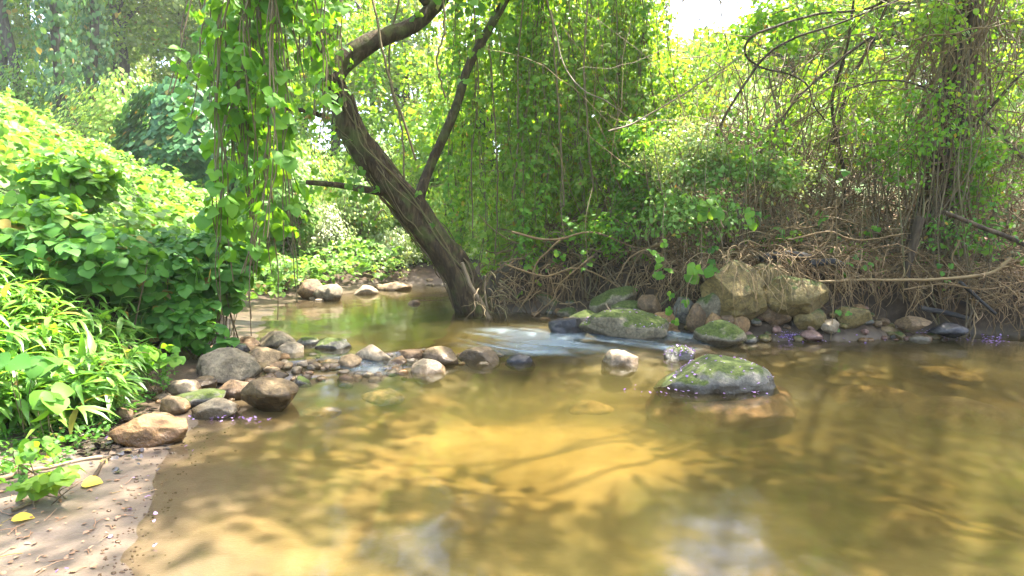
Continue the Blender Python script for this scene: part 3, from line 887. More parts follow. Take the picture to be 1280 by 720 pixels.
# thin roots at its foot
m = MB()
for k in range(34):
    a = rng.uniform(-1.5, .5)
    p0 = base + np.array([math.cos(a) * .36, math.sin(a) * .33, rng.uniform(.1, .5)])
    tube(m, wander(p0, (math.cos(a) * .9, math.sin(a) * .5, rng.normal(-.2, .4)), rng.uniform(.2, .65), 10, .35, .15), np.linspace(rng.uniform(.005, .014), .003, 10), 5)
tag(m.build('root', VINE, t0, base), kind='stuff')

# ------------------------------------------------------------------ crowns
def clump_cloud(centers, radii, n, size, mb, tm, up=0.6, mat=0, tri=False, droop=0.5):
    centers, radii = np.asarray(centers, float), np.asarray(radii, float)
    w = radii ** 2; w = w / w.sum()
    i = rng.choice(len(centers), n, p=w)
    d = rvec(n)
    r = rng.random(n) ** 0.45
    sq = np.array([1, 1, 0.72])
    P = centers[i] + d * sq * (radii[i] * r)[:, None]
    N = unit(d * 0.6 + np.array([0, 0, up]) + 0.55 * rvec(n))
    T = unit(rvec(n) + d * 0.5 + np.array([0, 0, -droop]))
    S = size * rng.uniform(0.65, 1.3, n)
    (trifoliate if tri else leaves)(mb, P, T, N, S, tm, mat)

def crown_centers(c, ext, m, rmin, rmax, hollow=0.3):
    c, ext = np.asarray(c, float), np.asarray(ext, float)
    d = rvec(m)
    r = rng.uniform(hollow, 1, m) ** 0.6
    return c + d * r[:, None] * ext, rng.uniform(rmin, rmax, m)

# crown of the leaning tree: clumps strung along its upper limbs
mb = MB()
cc = []
for pth, a in ((P, .86), (lb1, .72), (lb2, .72), (lb5, .35), (lb6, .5)):
    q = pth[int(len(pth) * a):]
    for k in range(7):
        cc.append(q[rng.integers(len(q))] + rng.normal(0, .35, 3) + [0, 0, .25])
clump_cloud(cc, np.full(len(cc), .55), 3600, .12, mb, T_ROUND)
mb.build('crown', LM['kudzu'], t0, base)
# leaves that sprout along trunk and limbs inside the picture
mb = MB()
pp = np.vstack([P[20:70], lb1[:30], lb2[5:38], lb3, lb4])
i = rng.integers(0, len(pp), 200)
trifoliate(mb, pp[i] + rng.normal(0, .15, (200, 3)), rvec(200) + [0, 0, -.7], rvec(200) * .5 + [0, -.5, .6], rng.uniform(.05, .10, 200), T_KUDZU)
mb.build('foliage', LM['kudzu'], t0, base)

# ------------------------------------------------------------------ hanging vines
def hanging_vine(top, length, leafS, step, mat, label, group, wand=0.06, dens=1.0, bare=0.15, tm=T_KUDZU, spread=.14, rs=.007):
    o = empty('hanging_vine', top, label, 'vine', group)
    n = max(8, int(length / 0.12))
    p = wander(top, (0, 0, -1), length, n, wand, 0.35)
    mb = MB(); tube(mb, p, np.linspace(rs * 1.4, rs * .6, n), 5)
    if rng.random() < .6:
        q = p + np.stack([.03 * np.sin(np.arange(n) * .7), .03 * np.cos(np.arange(n) * .7), np.zeros(n)], -1); tube(mb, q, rs * .8, 5)
    mb.build('stem', VINE, o, top)
    k = max(3, int(length * (1 - bare) / step * dens))
    s = rng.uniform(0, 1 - bare, k)
    c = np.stack([np.interp(s, np.linspace(0, 1, n), p[:, j]) for j in range(3)], -1)
    a = rng.uniform(0, 2 * np.pi, k)
    out = np.stack([np.cos(a), np.sin(a), np.zeros(k)], -1)
    P0 = c + out * spread * rng.uniform(.3, 1.2, k)[:, None] + [0, 0, .02]
    mb = MB()
    trifoliate(mb, P0, out * .55 + np.array([0, 0, -.8]), out * .75 + np.array([0, 0, .55]) + .3 * rvec(k), leafS * rng.uniform(.45, 1.25, k), tm)
    mb.build('leaves', mat, o, top)
    return o

gl = 'kudzu vines of the left curtain'
for k in range(48):
    Y = rng.uniform(4.7, 5.8)
    if k < 13: px, pb = 272 + rng.uniform(0, 70), rng.uniform(290, 365)
    elif k < 22: px, pb = 265 + rng.uniform(0, 85), rng.uniform(190, 290)
    else: px, pb = 238 + rng.uniform(0, 175), rng.uniform(30, 180)
    top = at(px, rng.uniform(-130, -40), Y)
    bot = at(px, pb, Y)
    hanging_vine(top, top[2] - bot[2], .115 if k < 22 else .095, .13 if k < 22 else .10, LM['kudzu'], 'leafy kudzu vine hanging in the broad leaved left curtain', gl, .10, 1.0, .03, spread=.13)
for k, (px, py) in enumerate([(322, 398), (340, 402), (309, 395), (352, 380)]):
    Y = 5.2
    top = at(px - 12, 60, Y); bot = at(px, py, Y)
    hanging_vine(top, top[2] - bot[2], .07, .5, LM['kudzu'], 'bare dangling vine stem reaching below the left curtain to the stones', 'bare stems below the left curtain', .07, .5, .3)
for k in range(9):
    px = rng.uniform(345, 425); Y = rng.uniform(6.3, 7.3)
    top = at(px, rng.uniform(-90, -30), Y); L = rng.uniform(.9, 2.4)
    hanging_vine(top, L, .085, .10, LM['kudzu'], 'short leafy vine hanging in front of the leaning trunk', 'short vines before the trunk', .05, 1, .05)

gc = 'kudzu vines of the central curtain'
protos = []
for k in range(8):
    protos.append(hanging_vine(np.array([0, 0, 6.0]), rng.uniform(3.4, 5.2), .075, .028, LM['kudzu' if k % 4 == 1 else 'yellow'], 'thin leafy vine hanging in the dense central curtain', gc, .12, 1, .05, T_ROUND, .17))
for k in range(128):
    px = 540 + 285 * rng.beta(1.5, 1.1); Y = rng.uniform(8.6, 11.0)
    while px < 650 and rng.random() < .5: px = 540 + 285 * rng.beta(1.5, 1.1)
    top = at(px, rng.uniform(-130, 40), Y)
    o = protos[k] if k < 8 else copy_tree(protos[int(rng.integers(8))])
    o.location = tuple(top); o.rotation_euler = (0, 0, rng.uniform(0, 6.28))
    sc = rng.uniform(.75, 1.0)
    o.scale = (sc, sc, sc)
for k in range(16):
    o = copy_tree(protos[int(rng.integers(8))])
    o.location = tuple(at(rng.uniform(425, 560), rng.uniform(-190, -90), rng.uniform(8.9, 11.5))); o.rotation_euler = (0, 0, rng.uniform(0, 6.28))
    sc = rng.uniform(.5, .75); o.scale = (sc, sc, sc)
    o['label'] = 'wispy leafy vine hanging behind the fork of the leaning trunk'; o['group'] = 'wispy vines behind the fork'
# individual dark vine stems seen against the light
for (a, b, c, d, Y) in [(462, -20, 520, 200, 7.4), (552, -20, 556, 120, 7.6), (590, -20, 592, 300, 8.6), (655, -20, 640, 250, 8.6), (690, 20, 705, 260, 8.5),
                        (735, -20, 742, 240, 8.4), (612, 60, 618, 330, 8.8), (676, -20, 668, 300, 8.7), (770, -20, 772, 230, 8.6), (500, -10, 505, 240, 8.0)]:
    p0, p1 = at(a, b, Y), at(c, d, Y)
    m = MB(); n = 22
    q = spline([p0, (p0 * .6 + p1 * .4) + rng.normal(0, .07, 3), (p0 * .3 + p1 * .7) + rng.normal(0, .07, 3), p1], n) + rng.normal(0, .008, (n, 3))
    tube(m, q, rng.uniform(.009, .016), 6)
    tag(m.build('bare_vine', VINE, origin=p1), 'dark leafless vine stem hanging against the bright leaves of the middle', 'vine', 'bare stems in the middle')

# ------------------------------------------------------------------ left hillside: kudzu cover
def cover(n, x0, x1, y0, y1, lift, size, mat, name, label, keep=None, tm=T_ROUND, tri=True):
    X, Y = rng.uniform(x0, x1, n), rng.uniform(y0, y1, n)
    if keep is not None:
        k = keep(X, Y); X, Y = X[k], Y[k]
    n = len(X)
    e = .15
    Z = terrain(X, Y); gxn = (terrain(X + e, Y) - Z) / e; gyn = (terrain(X, Y + e) - Z) / e
    mnd = lift * (0.6 + 1.4 * np.clip(fbm(np.stack([X, Y, 0 * X], -1) * .9 + 4, 3, 13) + .35, 0, 1.2))
    dep = rng.random(n) ** 1.6
    P = np.stack([X, Y, Z + mnd * (1 - .75 * dep)], -1)
    N = unit(np.stack([-gxn * .6, -gyn * .6, np.ones(n)], -1) + .42 * rvec(n))
    T = unit(rvec(n) + np.stack([np.full(n, .45), np.full(n, -.5), np.full(n, -.25)], -1))
    m = MB()
    (trifoliate if tri else leaves)(m, P, T, N, size * rng.uniform(.6, 1.25, n), tm)
    return tag(m.build(name, mat), label, kind='stuff')

def hill_keep(X, Y):
    dl = pdist(X, Y, LEFT)
    return (dl > np.interp(Y, [5, 7, 9, 12], [.9, .5, .3, .22])) & (~inside(X, Y)) & (dl < pdist(X, Y, RIGHT)) & (X > -1.15 * Y - 2)
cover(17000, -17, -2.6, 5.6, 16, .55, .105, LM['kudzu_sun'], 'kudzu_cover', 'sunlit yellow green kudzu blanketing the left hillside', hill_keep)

cover(2600, -3.2, 2.2, 12.2, 17, .35, .075, LM['silver'], 'shore_plants', 'pale weeds on the far shore behind the leaning trunk', lambda X, Y: (np.minimum(pdist(X, Y, RIGHT), pdist(X, Y, LEFT)) > .3) & (~inside(X, Y)), T_OVAL)

# ------------------------------------------------------------------ kudzu plants at the left
def kudzu_plant(px, py, Y, ext, n, S, mat, label, group=None, name='kudzu_plant', stems=12, tm=T_KUDZU, tri=True):
    c = at(px, py, Y)
    gz = tz(c[0], c[1])
    b = np.array([c[0], c[1], gz])
    o = empty(name, b, label, 'plant', group)
    m = MB()
    for k in range(stems):
        q = c + rvec(1)[0] * np.asarray(ext) * .8
        q[2] = max(q[2], gz + .02); s = b + rng.normal(0, .12, 3) * [1, 1, 0] * min(1, ext[0] * 2)
        tube(m, spline([s, (s + q) / 2 + rng.normal(0, .15, 3) * ext + [0, 0, .1 * min(1, ext[2] * 4)], q], 10), np.linspace(min(.008, ext[0] * .014), .002, 10), 5)
    m.build('stem', VINE, o, b)
    m = MB()
    d = rvec(n); r = rng.random(n) ** .4
    Pn = c + d * r[:, None] * np.asarray(ext)
    Pn[:, 2] = np.maximum(Pn[:, 2], gz + .05 + .1 * rng.random(n))
    N = unit(d * .45 + np.array([.1, -.25, .9]) + .3 * rvec(n))
    T = unit(rvec(n) * [1, 1, .3] + np.array([.2, -.4, -.45]))
    (trifoliate if tri else leaves)(m, Pn, T, N, S * rng.uniform(.6, 1.2, n), tm)
    m.build('leaves', mat, o, b)
    return o

KP = [
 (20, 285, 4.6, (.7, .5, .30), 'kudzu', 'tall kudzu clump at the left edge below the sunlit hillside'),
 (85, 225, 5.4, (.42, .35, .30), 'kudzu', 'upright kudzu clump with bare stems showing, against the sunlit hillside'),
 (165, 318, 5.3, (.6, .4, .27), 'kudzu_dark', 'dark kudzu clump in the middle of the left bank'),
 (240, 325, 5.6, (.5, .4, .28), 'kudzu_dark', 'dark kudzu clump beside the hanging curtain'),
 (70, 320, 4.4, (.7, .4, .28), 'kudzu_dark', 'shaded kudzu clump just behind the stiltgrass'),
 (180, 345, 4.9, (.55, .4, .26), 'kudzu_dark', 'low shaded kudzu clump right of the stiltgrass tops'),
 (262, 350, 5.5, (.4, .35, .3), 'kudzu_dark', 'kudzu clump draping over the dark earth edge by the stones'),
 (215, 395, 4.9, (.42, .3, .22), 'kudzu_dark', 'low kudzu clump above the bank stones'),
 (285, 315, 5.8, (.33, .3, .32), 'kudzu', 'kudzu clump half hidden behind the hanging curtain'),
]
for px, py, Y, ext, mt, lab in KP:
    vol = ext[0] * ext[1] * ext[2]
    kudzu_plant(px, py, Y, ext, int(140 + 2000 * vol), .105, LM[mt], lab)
kudzu_plant(245, 420, 4.8, (.3, .25, .15), 60, .09, LM['kudzu_dark'], 'small broad leaved seedling group at the edge of the bank stones')
kudzu_plant(55, 498, 2.9, (.10, .08, .09), 4, .11, LM['kudzu'], 'big leaved kudzu sprig hanging over the sand bar edge', stems=3)
kudzu_plant(62, 602, 2.35, (.19, .10, .035), 13, .075, LM['yellow'], 'low kudzu sprig with yellowing leaves lying on the sand', stems=4)
kudzu_plant(35, 455, 3.0, (.16, .12, .06), 6, .12, LM['kudzu_dark'], 'large pale leaved sprig among the stiltgrass', stems=3)
kudzu_plant(20, 560, 2.5, (.16, .1, .06), 10, .05, LM['kudzu'], 'small leaved sprig at the left edge of the sand', stems=4)
kudzu_plant(185, 440, 4.0, (.22, .16, .10), 34, .07, LM['kudzu'], 'bushy sprig leaning over the bank stones', stems=7)

# stiltgrass
m = MB(); ms = MB()
ng = 520
for k in range(ng):
    px = 165 * rng.random() ** 1.15 - 20
    py0 = np.interp(px, [0, 120, 200, 240], [545, 515, 490, 470]) + rng.uniform(-130, -42)
    Y = np.interp(py0, [380, 530], [4.4, 2.75])
    b = at(px, py0, Y); b[2] = tz(b[0], b[1])
    hgt = rng.uniform(.25, .5)
    d = unit(np.array([rng.normal(.25, .4), rng.normal(-.25, .35), 1.6]))
    p = wander(b, d, hgt, 8, .10, .10)
    tube(ms, p, np.linspace(.003, .0016, 8), 4)
    kk = 7
    s = rng.uniform(.3, 1, kk)
    c = np.stack([np.interp(s, np.linspace(0, 1, 8), p[:, j]) for j in range(3)], -1)
    T = unit(np.stack([rng.normal(.35, .8, kk), rng.normal(-.3, .7, kk), rng.normal(.15, .3, kk)], -1))
    leaves(m, c, T, np.tile([0, 0, 1.0], (kk, 1)) + .3 * rvec(kk), rng.uniform(.10, .21, kk), T_LANCE)
gr = m.build('stiltgrass', LM['grass']); tag(gr, 'lanky bright stiltgrass spilling down the left bank', kind='stuff')
ms.build('stalks', LM['grass'], gr)

# low weeds at the bank edge
cover(2600, -3.4, -1.7, 2.4, 4.6, .10, .032, LM['kudzu_dark'], 'undergrowth', 'small leaved ground weeds below the stiltgrass', lambda X, Y: (pdist(X, Y, LEFT) > .38) & (~inside(X, Y)), T_OVAL)

# ------------------------------------------------------------------ woods behind
def make_crown(ext, m_, rmin, rmax, n, size, tm=T_FAR, up=.6):
    cs, rs = crown_centers((0, 0, 0), ext, m_, rmin, rmax)
    mb = MB(); clump_cloud(cs, rs, n, size, mb, tm, up)
    return mb, cs

def make_tree(x, y, h, ext, cz, n, size, mat, label, group=None, r0=.16, name='tree', bark=BARK_G, lean=(0, 0), ivy=0, fork=2, rmin=.5, rmax=1.1, clumps=34, low=0.25):
    z = tz(x, y)
    b = np.array([x, y, z - .1])
    o = empty(name, b, label, 'tree', group)
    tp = np.array([x + lean[0], y + lean[1], z + h])
    pth = spline([b, b * .65 + tp * .35 + rng.normal(0, .15, 3), b * .3 + tp * .7 + rng.normal(0, .2, 3), tp], 24)
    mb = MB(); tube(mb, pth, np.linspace(r0, r0 * .35, 24), 10, 0, .15, 2, int(x * 10) % 50, .05)
    mb.build('trunk', bark, o, b)
    cs, rs = crown_centers((x + lean[0] * .8, y + lean[1] * .8, z + cz), ext, clumps, rmin, rmax, low)
    mb = MB()
    for k in range(10 + fork * 2):
        q = cs[rng.integers(len(cs))]
        s = pth[rng.integers(8, 22)]
        tube(mb, spline([s, (s + q) / 2 + [0, 0, .3] + rng.normal(0, .15, 3), q], 12), np.linspace(r0 * .3, r0 * .06, 12), 6)
    mb.build('limb', bark, o, b)
    mb = MB(); clump_cloud(cs, rs, n, size, mb, T_FAR)
    mb.build('crown', mat, o, b)
    if ivy:
        mb = MB()
        i = rng.integers(0, 18, ivy); a = rng.uniform(0, 6.28, ivy)
        q = pth[i] + np.stack([np.cos(a), np.sin(a), np.zeros(ivy)], -1) * (r0 * rng.uniform(1.0, 4.5, ivy))[:, None] + rng.normal(0, .12, (ivy, 3))
        leaves(mb, q, rvec(ivy) * .5 + [0, -.2, -1], np.stack([np.cos(a), np.sin(a), np.full(ivy, .5)], -1), rng.uniform(.13, .24, ivy), T_OVAL)
        mb.build('ivy', LM['woods_blue'], o, b)
    return o

def xz(px, Y): return (px - 640) / FPX * Y * 1.0

make_tree(xz(48, 19), 19, 11, (3.0, 2, 3.2), 9.2, 5200, .17, LM['far'], 'slanting dark trunked tree at the top left corner', r0=.15, lean=(-1.6, 0), low=.3, ivy=500)
make_tree(xz(92, 18), 18, 11, (2.4, 2, 3.5), 8.6, 4600, .17, LM['woods'], 'ivy clad straight tree in the upper left, middle one of three', r0=.15, ivy=2000)
make_tree(xz(118, 20), 20, 12, (2.6, 2, 3.2), 9.5, 5000, .17, LM['woods'], 'bluish ivy covered tree with two stems in the upper left', r0=.16, lean=(.5, 0), ivy=2000)
make_tree(xz(170, 22), 22, 9, (3.2, 2.5, 3.6), 6.2, 6500, .18, LM['silver'], 'pale glittering tree behind the dark kudzu mound', r0=.2)
make_tree(xz(235, 24), 24, 10, (3.6, 2.5, 4.0), 6.5, 7000, .19, LM['far'], 'leafy tree right of the pale glittering one in the upper left', r0=.22)
make_tree(xz(15, 23), 23, 10, (3.4, 2.5, 4.2), 6.0, 6500, .19, LM['yellow'], 'yellow green tree filling the far left edge behind the slanting trunk', r0=.2)
make_tree(xz(100, 26), 26, 11, (4.2, 2.5, 4.5), 6.5, 7500, .2, LM['far'], 'pale green tree farthest back in the upper left', r0=.2)
make_tree(xz(420, 21), 21, 9, (3.4, 2.5, 4.0), 4.4, 7000, .19, LM['yellow'], 'sunlit yellow green tree seen left of the leaning trunk', r0=.2)
make_tree(xz(330, 23), 23, 10, (3.4, 2.5, 4.4), 5.2, 7000, .19, LM['woods'], 'green tree seen behind the left curtain', r0=.2)
make_tree(xz(510, 24), 24, 8, (3.0, 2.5, 3.6), 3.8, 6500, .19, LM['silver'], 'pale hazy tree seen through the fork of the leaning trunk', r0=.2)
make_tree(xz(610, 18), 18, 4.2, (3.0, 2.2, 2.1), 2.8, 7000, .17, LM['yellow'], 'sunlit yellow tree behind the right branch of the leaning trunk', r0=.2)
make_tree(xz(710, 15), 15, 9, (2.6, 2.0, 3.3), 5.0, 7000, .15, LM['yellow'], 'bright yellow green tree behind the central curtain', r0=.18)
make_tree(xz(745, 12.5), 12.5, 9, (1.5, 1.4, 3.2), 5.3, 6500, .15, LM['kudzu'], 'tall kudzu smothered tree forming the green tower right of centre', r0=.16, clumps=40, rmin=.35, rmax=.7)
make_tree(xz(850, 19), 19, 3.2, (3.0, 2.2, 1.7), 2.5, 6500, .17, LM['yellow'], 'bright tree beyond the thicket right of the green tower', r0=.18)
make_tree(xz(960, 17), 17, 3.4, (2.8, 2.2, 1.5), 2.6, 6500, .16, LM['yellow'], 'bright yellow tree showing through the middle of the thicket', r0=.18)
make_tree(xz(1090, 16), 16, 4.0, (2.8, 2.2, 1.8), 3.0, 6500, .16, LM['yellow'], 'sun drenched tree behind the vine covered trunk, left of it', r0=.18)
make_tree(xz(1230, 15), 15, 8, (2.8, 2.2, 3.0), 4.6, 6500, .16, LM['yellow'], 'sun drenched tree behind the right edge of the thicket', r0=.18)

# the wall of woods: low crowned trees far back
wl = ['leafy tree in the solid wall of sunlit woods far behind the creek', 'trees of the woods wall']
wp_ = []
for k, (mt, n) in enumerate([('far', 6500), ('silver', 5500), ('far', 6500), ('silver', 6000)]):
    wp_.append(make_tree(0, 24 + k, 10.5, (2.9, 2.4, 4.9), 5.0, n, .19, LM[mt], wl[0], wl[1], r0=.16, low=.15, clumps=44, rmin=.6, rmax=1.2))
spots = [(-15.5, 23, 1), (-18.5, 25.5, 1), (-12.5, 24.5, .95), (-22, 27, 1.1), (-18, 30, 1), (-13, 29, 1), (-9.5, 26, 1), (-6.5, 27, 1), (-4.4, 24, .8), (-1.6, 22, .52), (0.8, 25, .95), (2.6, 21, 1), (4.6, 24, .55), (6.6, 20, .45), (8.8, 22, .5), (10.8, 19, .55), (13.2, 21, 1), (15.5, 18, .9),
         (18, 20, 1), (21, 18, 1), (-22, 33, 1), (-3, 31, .75), (3, 31, .9), (9, 29, .6), (15, 28, 1), (21, 26, 1), (9.6, 15.8, .45), (12, 14.5, .8), (2.2, 17, .5)]
for k, (x, y, zs) in enumerate(spots):
    o = wp_[k] if k < 4 else copy_tree(wp_[int(rng.integers(4))])
    o.location = (x, y, tz(x, y) - .2)
    sc = rng.uniform(.9, 1.12)
    o.scale = (sc, sc, sc * zs); o.rotation_euler = (0, 0, rng.uniform(0, 6.28))

# dark kudzu mound
def mound(px, py, Y, ext, n, S, mat, label, name='kudzu_mound', tri=False, tm=T_ROUND, shell=.85):
    c = at(px, py, Y)
    gz = min(tz(c[0], c[1]), c[2] - ext[2] * .5)
    b = np.array([c[0], c[1], gz])
    o = empty(name, b, label, 'bush')
    m = MB()
    for k in range(16):
        q = c + rvec(1)[0] * np.asarray(ext) * .85; s = b + rng.normal(0, .25, 3) * [1, 1, .1]
        tube(m, spline([s, (s + q) / 2 + rng.normal(0, .2, 3), q], 10), np.linspace(.035, .01, 10), 5)
    m.build('stem', VINE, o, b)
    d = rvec(n); d[:, 1] = np.where(rng.random(n) < .5, -np.abs(d[:, 1]), d[:, 1])
    lump = 1 + .5 * fbm(d * 2.2 + px, 3, int(px))
    r = (shell + (1 - shell) * rng.random(n)) * lump
    Pn = c + d * r[:, None] * np.asarray(ext)
    N = unit(d * .8 + np.array([0, 0, .6]) + .3 * rvec(n))
    T = unit(np.stack([d[:, 0], d[:, 1], np.full(n, -.9)], -1) + .35 * rvec(n))
    m = MB(); (trifoliate if tri else leaves)(m, Pn, T, N, S * rng.uniform(.65, 1.25, n), tm)
    m.build('leaves', mat, o, b)
    return o

mound(238, 190, 14.5, (1.55, .9, 1.5), 5200, .19, LM['blue'], 'dark bluish kudzu mound beyond the sunlit hillside')
mound(395, 300, 13.6, (1.05, .8, 1.0), 7500, .075, LM['silver'], 'sunlit pale bush on the far bank left of the trunk', 'bush', shell=.45, tm=T_OVAL)
mound(440, 265, 14.5, (1.1, .8, 1.1), 6500, .085, LM['woods'], 'green bush behind the sunlit pale one on the far bank', 'bush', shell=.45, tm=T_OVAL)
mound(485, 318, 14.3, (.75, .6, .65), 4500, .075, LM['silver'], 'twiggy olive bush at the end of the upper pool', 'bush', shell=.35, tm=T_OVAL)
mound(545, 300, 15.0, (.9, .7, 1.2), 5500, .085, LM['yellow'], 'yellow green bush behind the leaning trunk', 'bush', shell=.4, tm=T_OVAL)
mound(345, 340, 10.6, (.45, .5, .35), 2400, .06, LM['kudzu_sun'], 'low sunlit bush on the left shore of the upper pool', 'bush', shell=.4, tm=T_OVAL)
mound(350, 250, 12.5, (.9, .8, 1.0), 3600, .10, LM['kudzu_sun'], 'sunlit kudzu bush glimpsed behind the left curtain', 'bush', shell=.5, tm=T_ROUND)
mound(640, 300, 11.5, (.9, .7, .9), 4200, .08, LM['yellow'], 'bright bush behind the root mound', 'bush', shell=.4, tm=T_OVAL)
mound(750, 250, 10.5, (1.0, .7, .9), 5200, .075, LM['kudzu'], 'green bush below the central curtain', 'bush', shell=.4, tm=T_OVAL)
mound(560, 205, 19.0, (1.6, 1.0, 1.6), 4500, .12, LM['yellow'], 'bright far bush seen through the fork of the leaning tree', 'bush', shell=.4, tm=T_OVAL)

# understorey that closes the view below the crowns
up_ = []
for mt, n in (('far', 5200), ('yellow', 5200), ('far', 4600)):
    up_.append(mound(640, 300, 13, (1.5, 1.0, 1.35), n, .11, LM[mt], 'bright understorey bush filling the gap beneath the woods behind the thicket', 'bush', shell=.4, tm=T_OVAL))
    up_[-1]['group'] = 'understorey bushes behind the thicket'
us = [(-.6, 15.5), (.9, 14), (2.3, 13), (3.6, 14.2), (4.6, 12.6), (6.0, 13.6), (7.2, 12.2), (8.6, 13), (10, 12), (11.4, 13), (13, 12), (5.2, 16), (8, 16.4), (11, 16.5), (1.6, 17), (-2, 19), (-5, 20), (-8, 20), (-11, 21), (-14, 21), (14.5, 15), (-9.5, 17.5), (-12, 18), (-6.5, 17.5), (-15.5, 19), (-4, 17.2), (-17, 22)]
for k, (x, y) in enumerate(us):
    o = up_[k] if k < 3 else copy_tree(up_[int(rng.integers(3))])
    sc = rng.uniform(.9, 1.3)
    o.location = (x, y, tz(x, y) - .25); o.scale = (sc, sc, sc); o.rotation_euler = (0, 0, rng.uniform(-.6, .6))
    if y > 17.1 and x < -3:
        o['label'] = 'bright bush at the foot of the far woods at upper left'; o['group'] = 'bushes below the far woods'

# ------------------------------------------------------------------ right bank
# big vine covered trunk
YV = 7.9
vb = at(1165, 330, YV); vb[2] = tz(vb[0], vb[1]) - .1
vt = empty('vine_covered_tree', vb, 'upright trunk smothered in dead vine stems on the right bank', 'tree')
vp = spline([vb, at(1172, 260, YV), at(1186, 150, YV), at(1200, 60, YV), at(1212, -40, YV), at(1225, -200, YV)], 60)
m = MB(); tube(m, vp, np.linspace(.21, .13, 60), 20, 0, .25, 3, 5, .1); m.build('trunk', BARK_V, vt, vb)
m = MB()
for k in range(115):
    n = 30; a0 = rng.uniform(0, .6); a1 = a0 + rng.uniform(.25, .5)
    s = np.linspace(a0, min(a1, 1), n)
    c = np.stack([np.interp(s, np.linspace(0, 1, 60), vp[:, j]) for j in range(3)], -1)
    ph = rng.uniform(0, 6.28) + rng.uniform(-2.5, 2.5) * s * 2
    rr = .17 + abs(rng.normal(0, .15)) + .06 * np.sin(s * rng.uniform(12, 30) + k) + .05 * rng.standard_normal() * s * 3
    q = c + np.stack([np.cos(ph), np.sin(ph), 0 * ph], -1) * np.asarray(rr)[:, None] + rng.normal(0, .012, (n, 3))
    tube(m, q, rng.uniform(.005, .017), 4)
tag(m.build('climbing_vine', TWIG, vt, vb), kind='stuff')
mb = MB()
cs, rs = crown_centers(vp[-1] + np.array([.2, .3, .6]), (2.3, 1.9, 1.1), 26, .4, .8)
for k in range(12):
    q = cs[rng.integers(len(cs))]; s = vp[rng.integers(40, 59)]
    tube(mb, spline([s, (s + q) / 2 + rng.normal(0, .15, 3), q], 12), np.linspace(.06, .012, 12), 6)
MB_L = mb
shade_clumps, orr = [], []  # unseen overhead clumps added for shade, left out where sun patches should fall
while len(shade_clumps) < 112:
    c = np.array([rng.uniform(-.5, 8.5), rng.uniform(2.2, 8.2), rng.uniform(5.6, 7.4)])
    sh = c - SUN * (c[2] / SUN[2])                      # where its shade falls on the water
    if (-0.75 < sh[0] < 1.35 and 3.0 < sh[1] < 4.7) or (sh[0] < -1.3 and rng.random() < .3): continue
    if 1.8 < sh[0] < 6.8 and 5.0 < sh[1] < 8.5 and rng.random() < .85: continue
    shade_clumps.append(c); orr.append(rng.uniform(.4, .75))
for c in shade_clumps[::4]:
    s = vp[50 + int(rng.integers(9))]
    tube(MB_L, spline([s, (s + c) / 2 + [0, 0, .4] + rng.normal(0, .3, 3), c], 12), np.linspace(.035, .008, 12), 6)
MB_L.build('limb', BARK_V, vt, vb)
cs, rs = np.vstack([cs, shade_clumps]), np.concatenate([rs, orr])
mb = MB(); clump_cloud(cs, rs, 22000, .13, mb, T_OVAL); mb.build('crown', LM['kudzu'], vt, vb)

def bank_point(n, x0, x1, d0, d1):
    """points on the right bank, d metres behind its waterline"""
    out = []
    while len(out) < n:
        x = rng.uniform(x0, x1); e = np.interp(x, RIGHT[4:14, 0], RIGHT[4:14, 1]) + lip(x); d = rng.uniform(d0, d1)
        out.append((x, e + d, tz(x, e + d)))
    return np.array(out)

# thatch of dead vines on the slope
m = MB()
B = bank_point(1700, .2, 8.5, .1, 2.6)
for b in B:
    L = rng.uniform(.35, 1.2)
    d = unit(np.array([rng.normal(0, 1), rng.normal(-.3, .5), rng.normal(.12, .35)]))
    tube(m, wander(b + [0, 0, rng.uniform(.02, .38)], d, L, 10, .22, .10), rng.uniform(.0035, .009), 4)
tag(m.build('vine_thatch', TWIG), 'matted tan dead vines covering the right bank slope', kind='stuff')
# roots drooping over the edge
m = MB()
B = bank_point(420, .1, 7.6, .1, .5)
for b in B:
    left = b[0] < 2.6
    d = np.array([rng.normal(-.2 if left else 0, .9), -1.0, rng.normal(.25, .3)])
    L = rng.uniform(.35, .95) if left else rng.uniform(.3, .75)
    tube(m, wander(b + [0, -.05, rng.uniform(-.12, .12)], d, L, 12, .22, .30), np.linspace(rng.uniform(.005, .012), .003, 12), 4)
for k in range(820):
    x = rng.uniform(2.0, 7.4); e = np.interp(x, RIGHT[4:14, 0], RIGHT[4:14, 1]) + lip(x) - (.35 * rng.random() if x > 4.7 else 0)
    z0 = tz(x, e + .35) + rng.uniform(-.05, .18)
    d = np.array([rng.normal(0, 1.2), -.55, rng.normal(.1, .25)])
    tube(m, wander((x, e + rng.uniform(-.1, .4), z0), d, rng.uniform(.35, 1.0), 12, .26, .13), np.linspace(rng.uniform(.004, .010), .0025, 12), 4)
for k in range(70):
    x = rng.uniform(2.2, 4.3)
    tube(m, wander((x, rng.uniform(6.35, 6.8), rng.uniform(.8, 1.1)), (rng.normal(0, .8), -.7, rng.normal(-.1, .3)), rng.uniform(.3, .85), 12, .25, .22), np.linspace(rng.uniform(.004, .008), .002, 12), 4)
for k in range(90):
    x = rng.uniform(-.35, .7)
    tube(m, wander((x, 8.15 - .35 * x + rng.uniform(-.1, .3), rng.uniform(.25, .85)), (rng.normal(0, 1), -.6, rng.normal(0, .4)), rng.uniform(.3, .8), 12, .28, .15), np.linspace(rng.uniform(.004, .010), .002, 12), 4)
tag(m.build('root_tangle', ROOT), 'tangle of thin roots drooping over the right bank edge', kind='stuff')
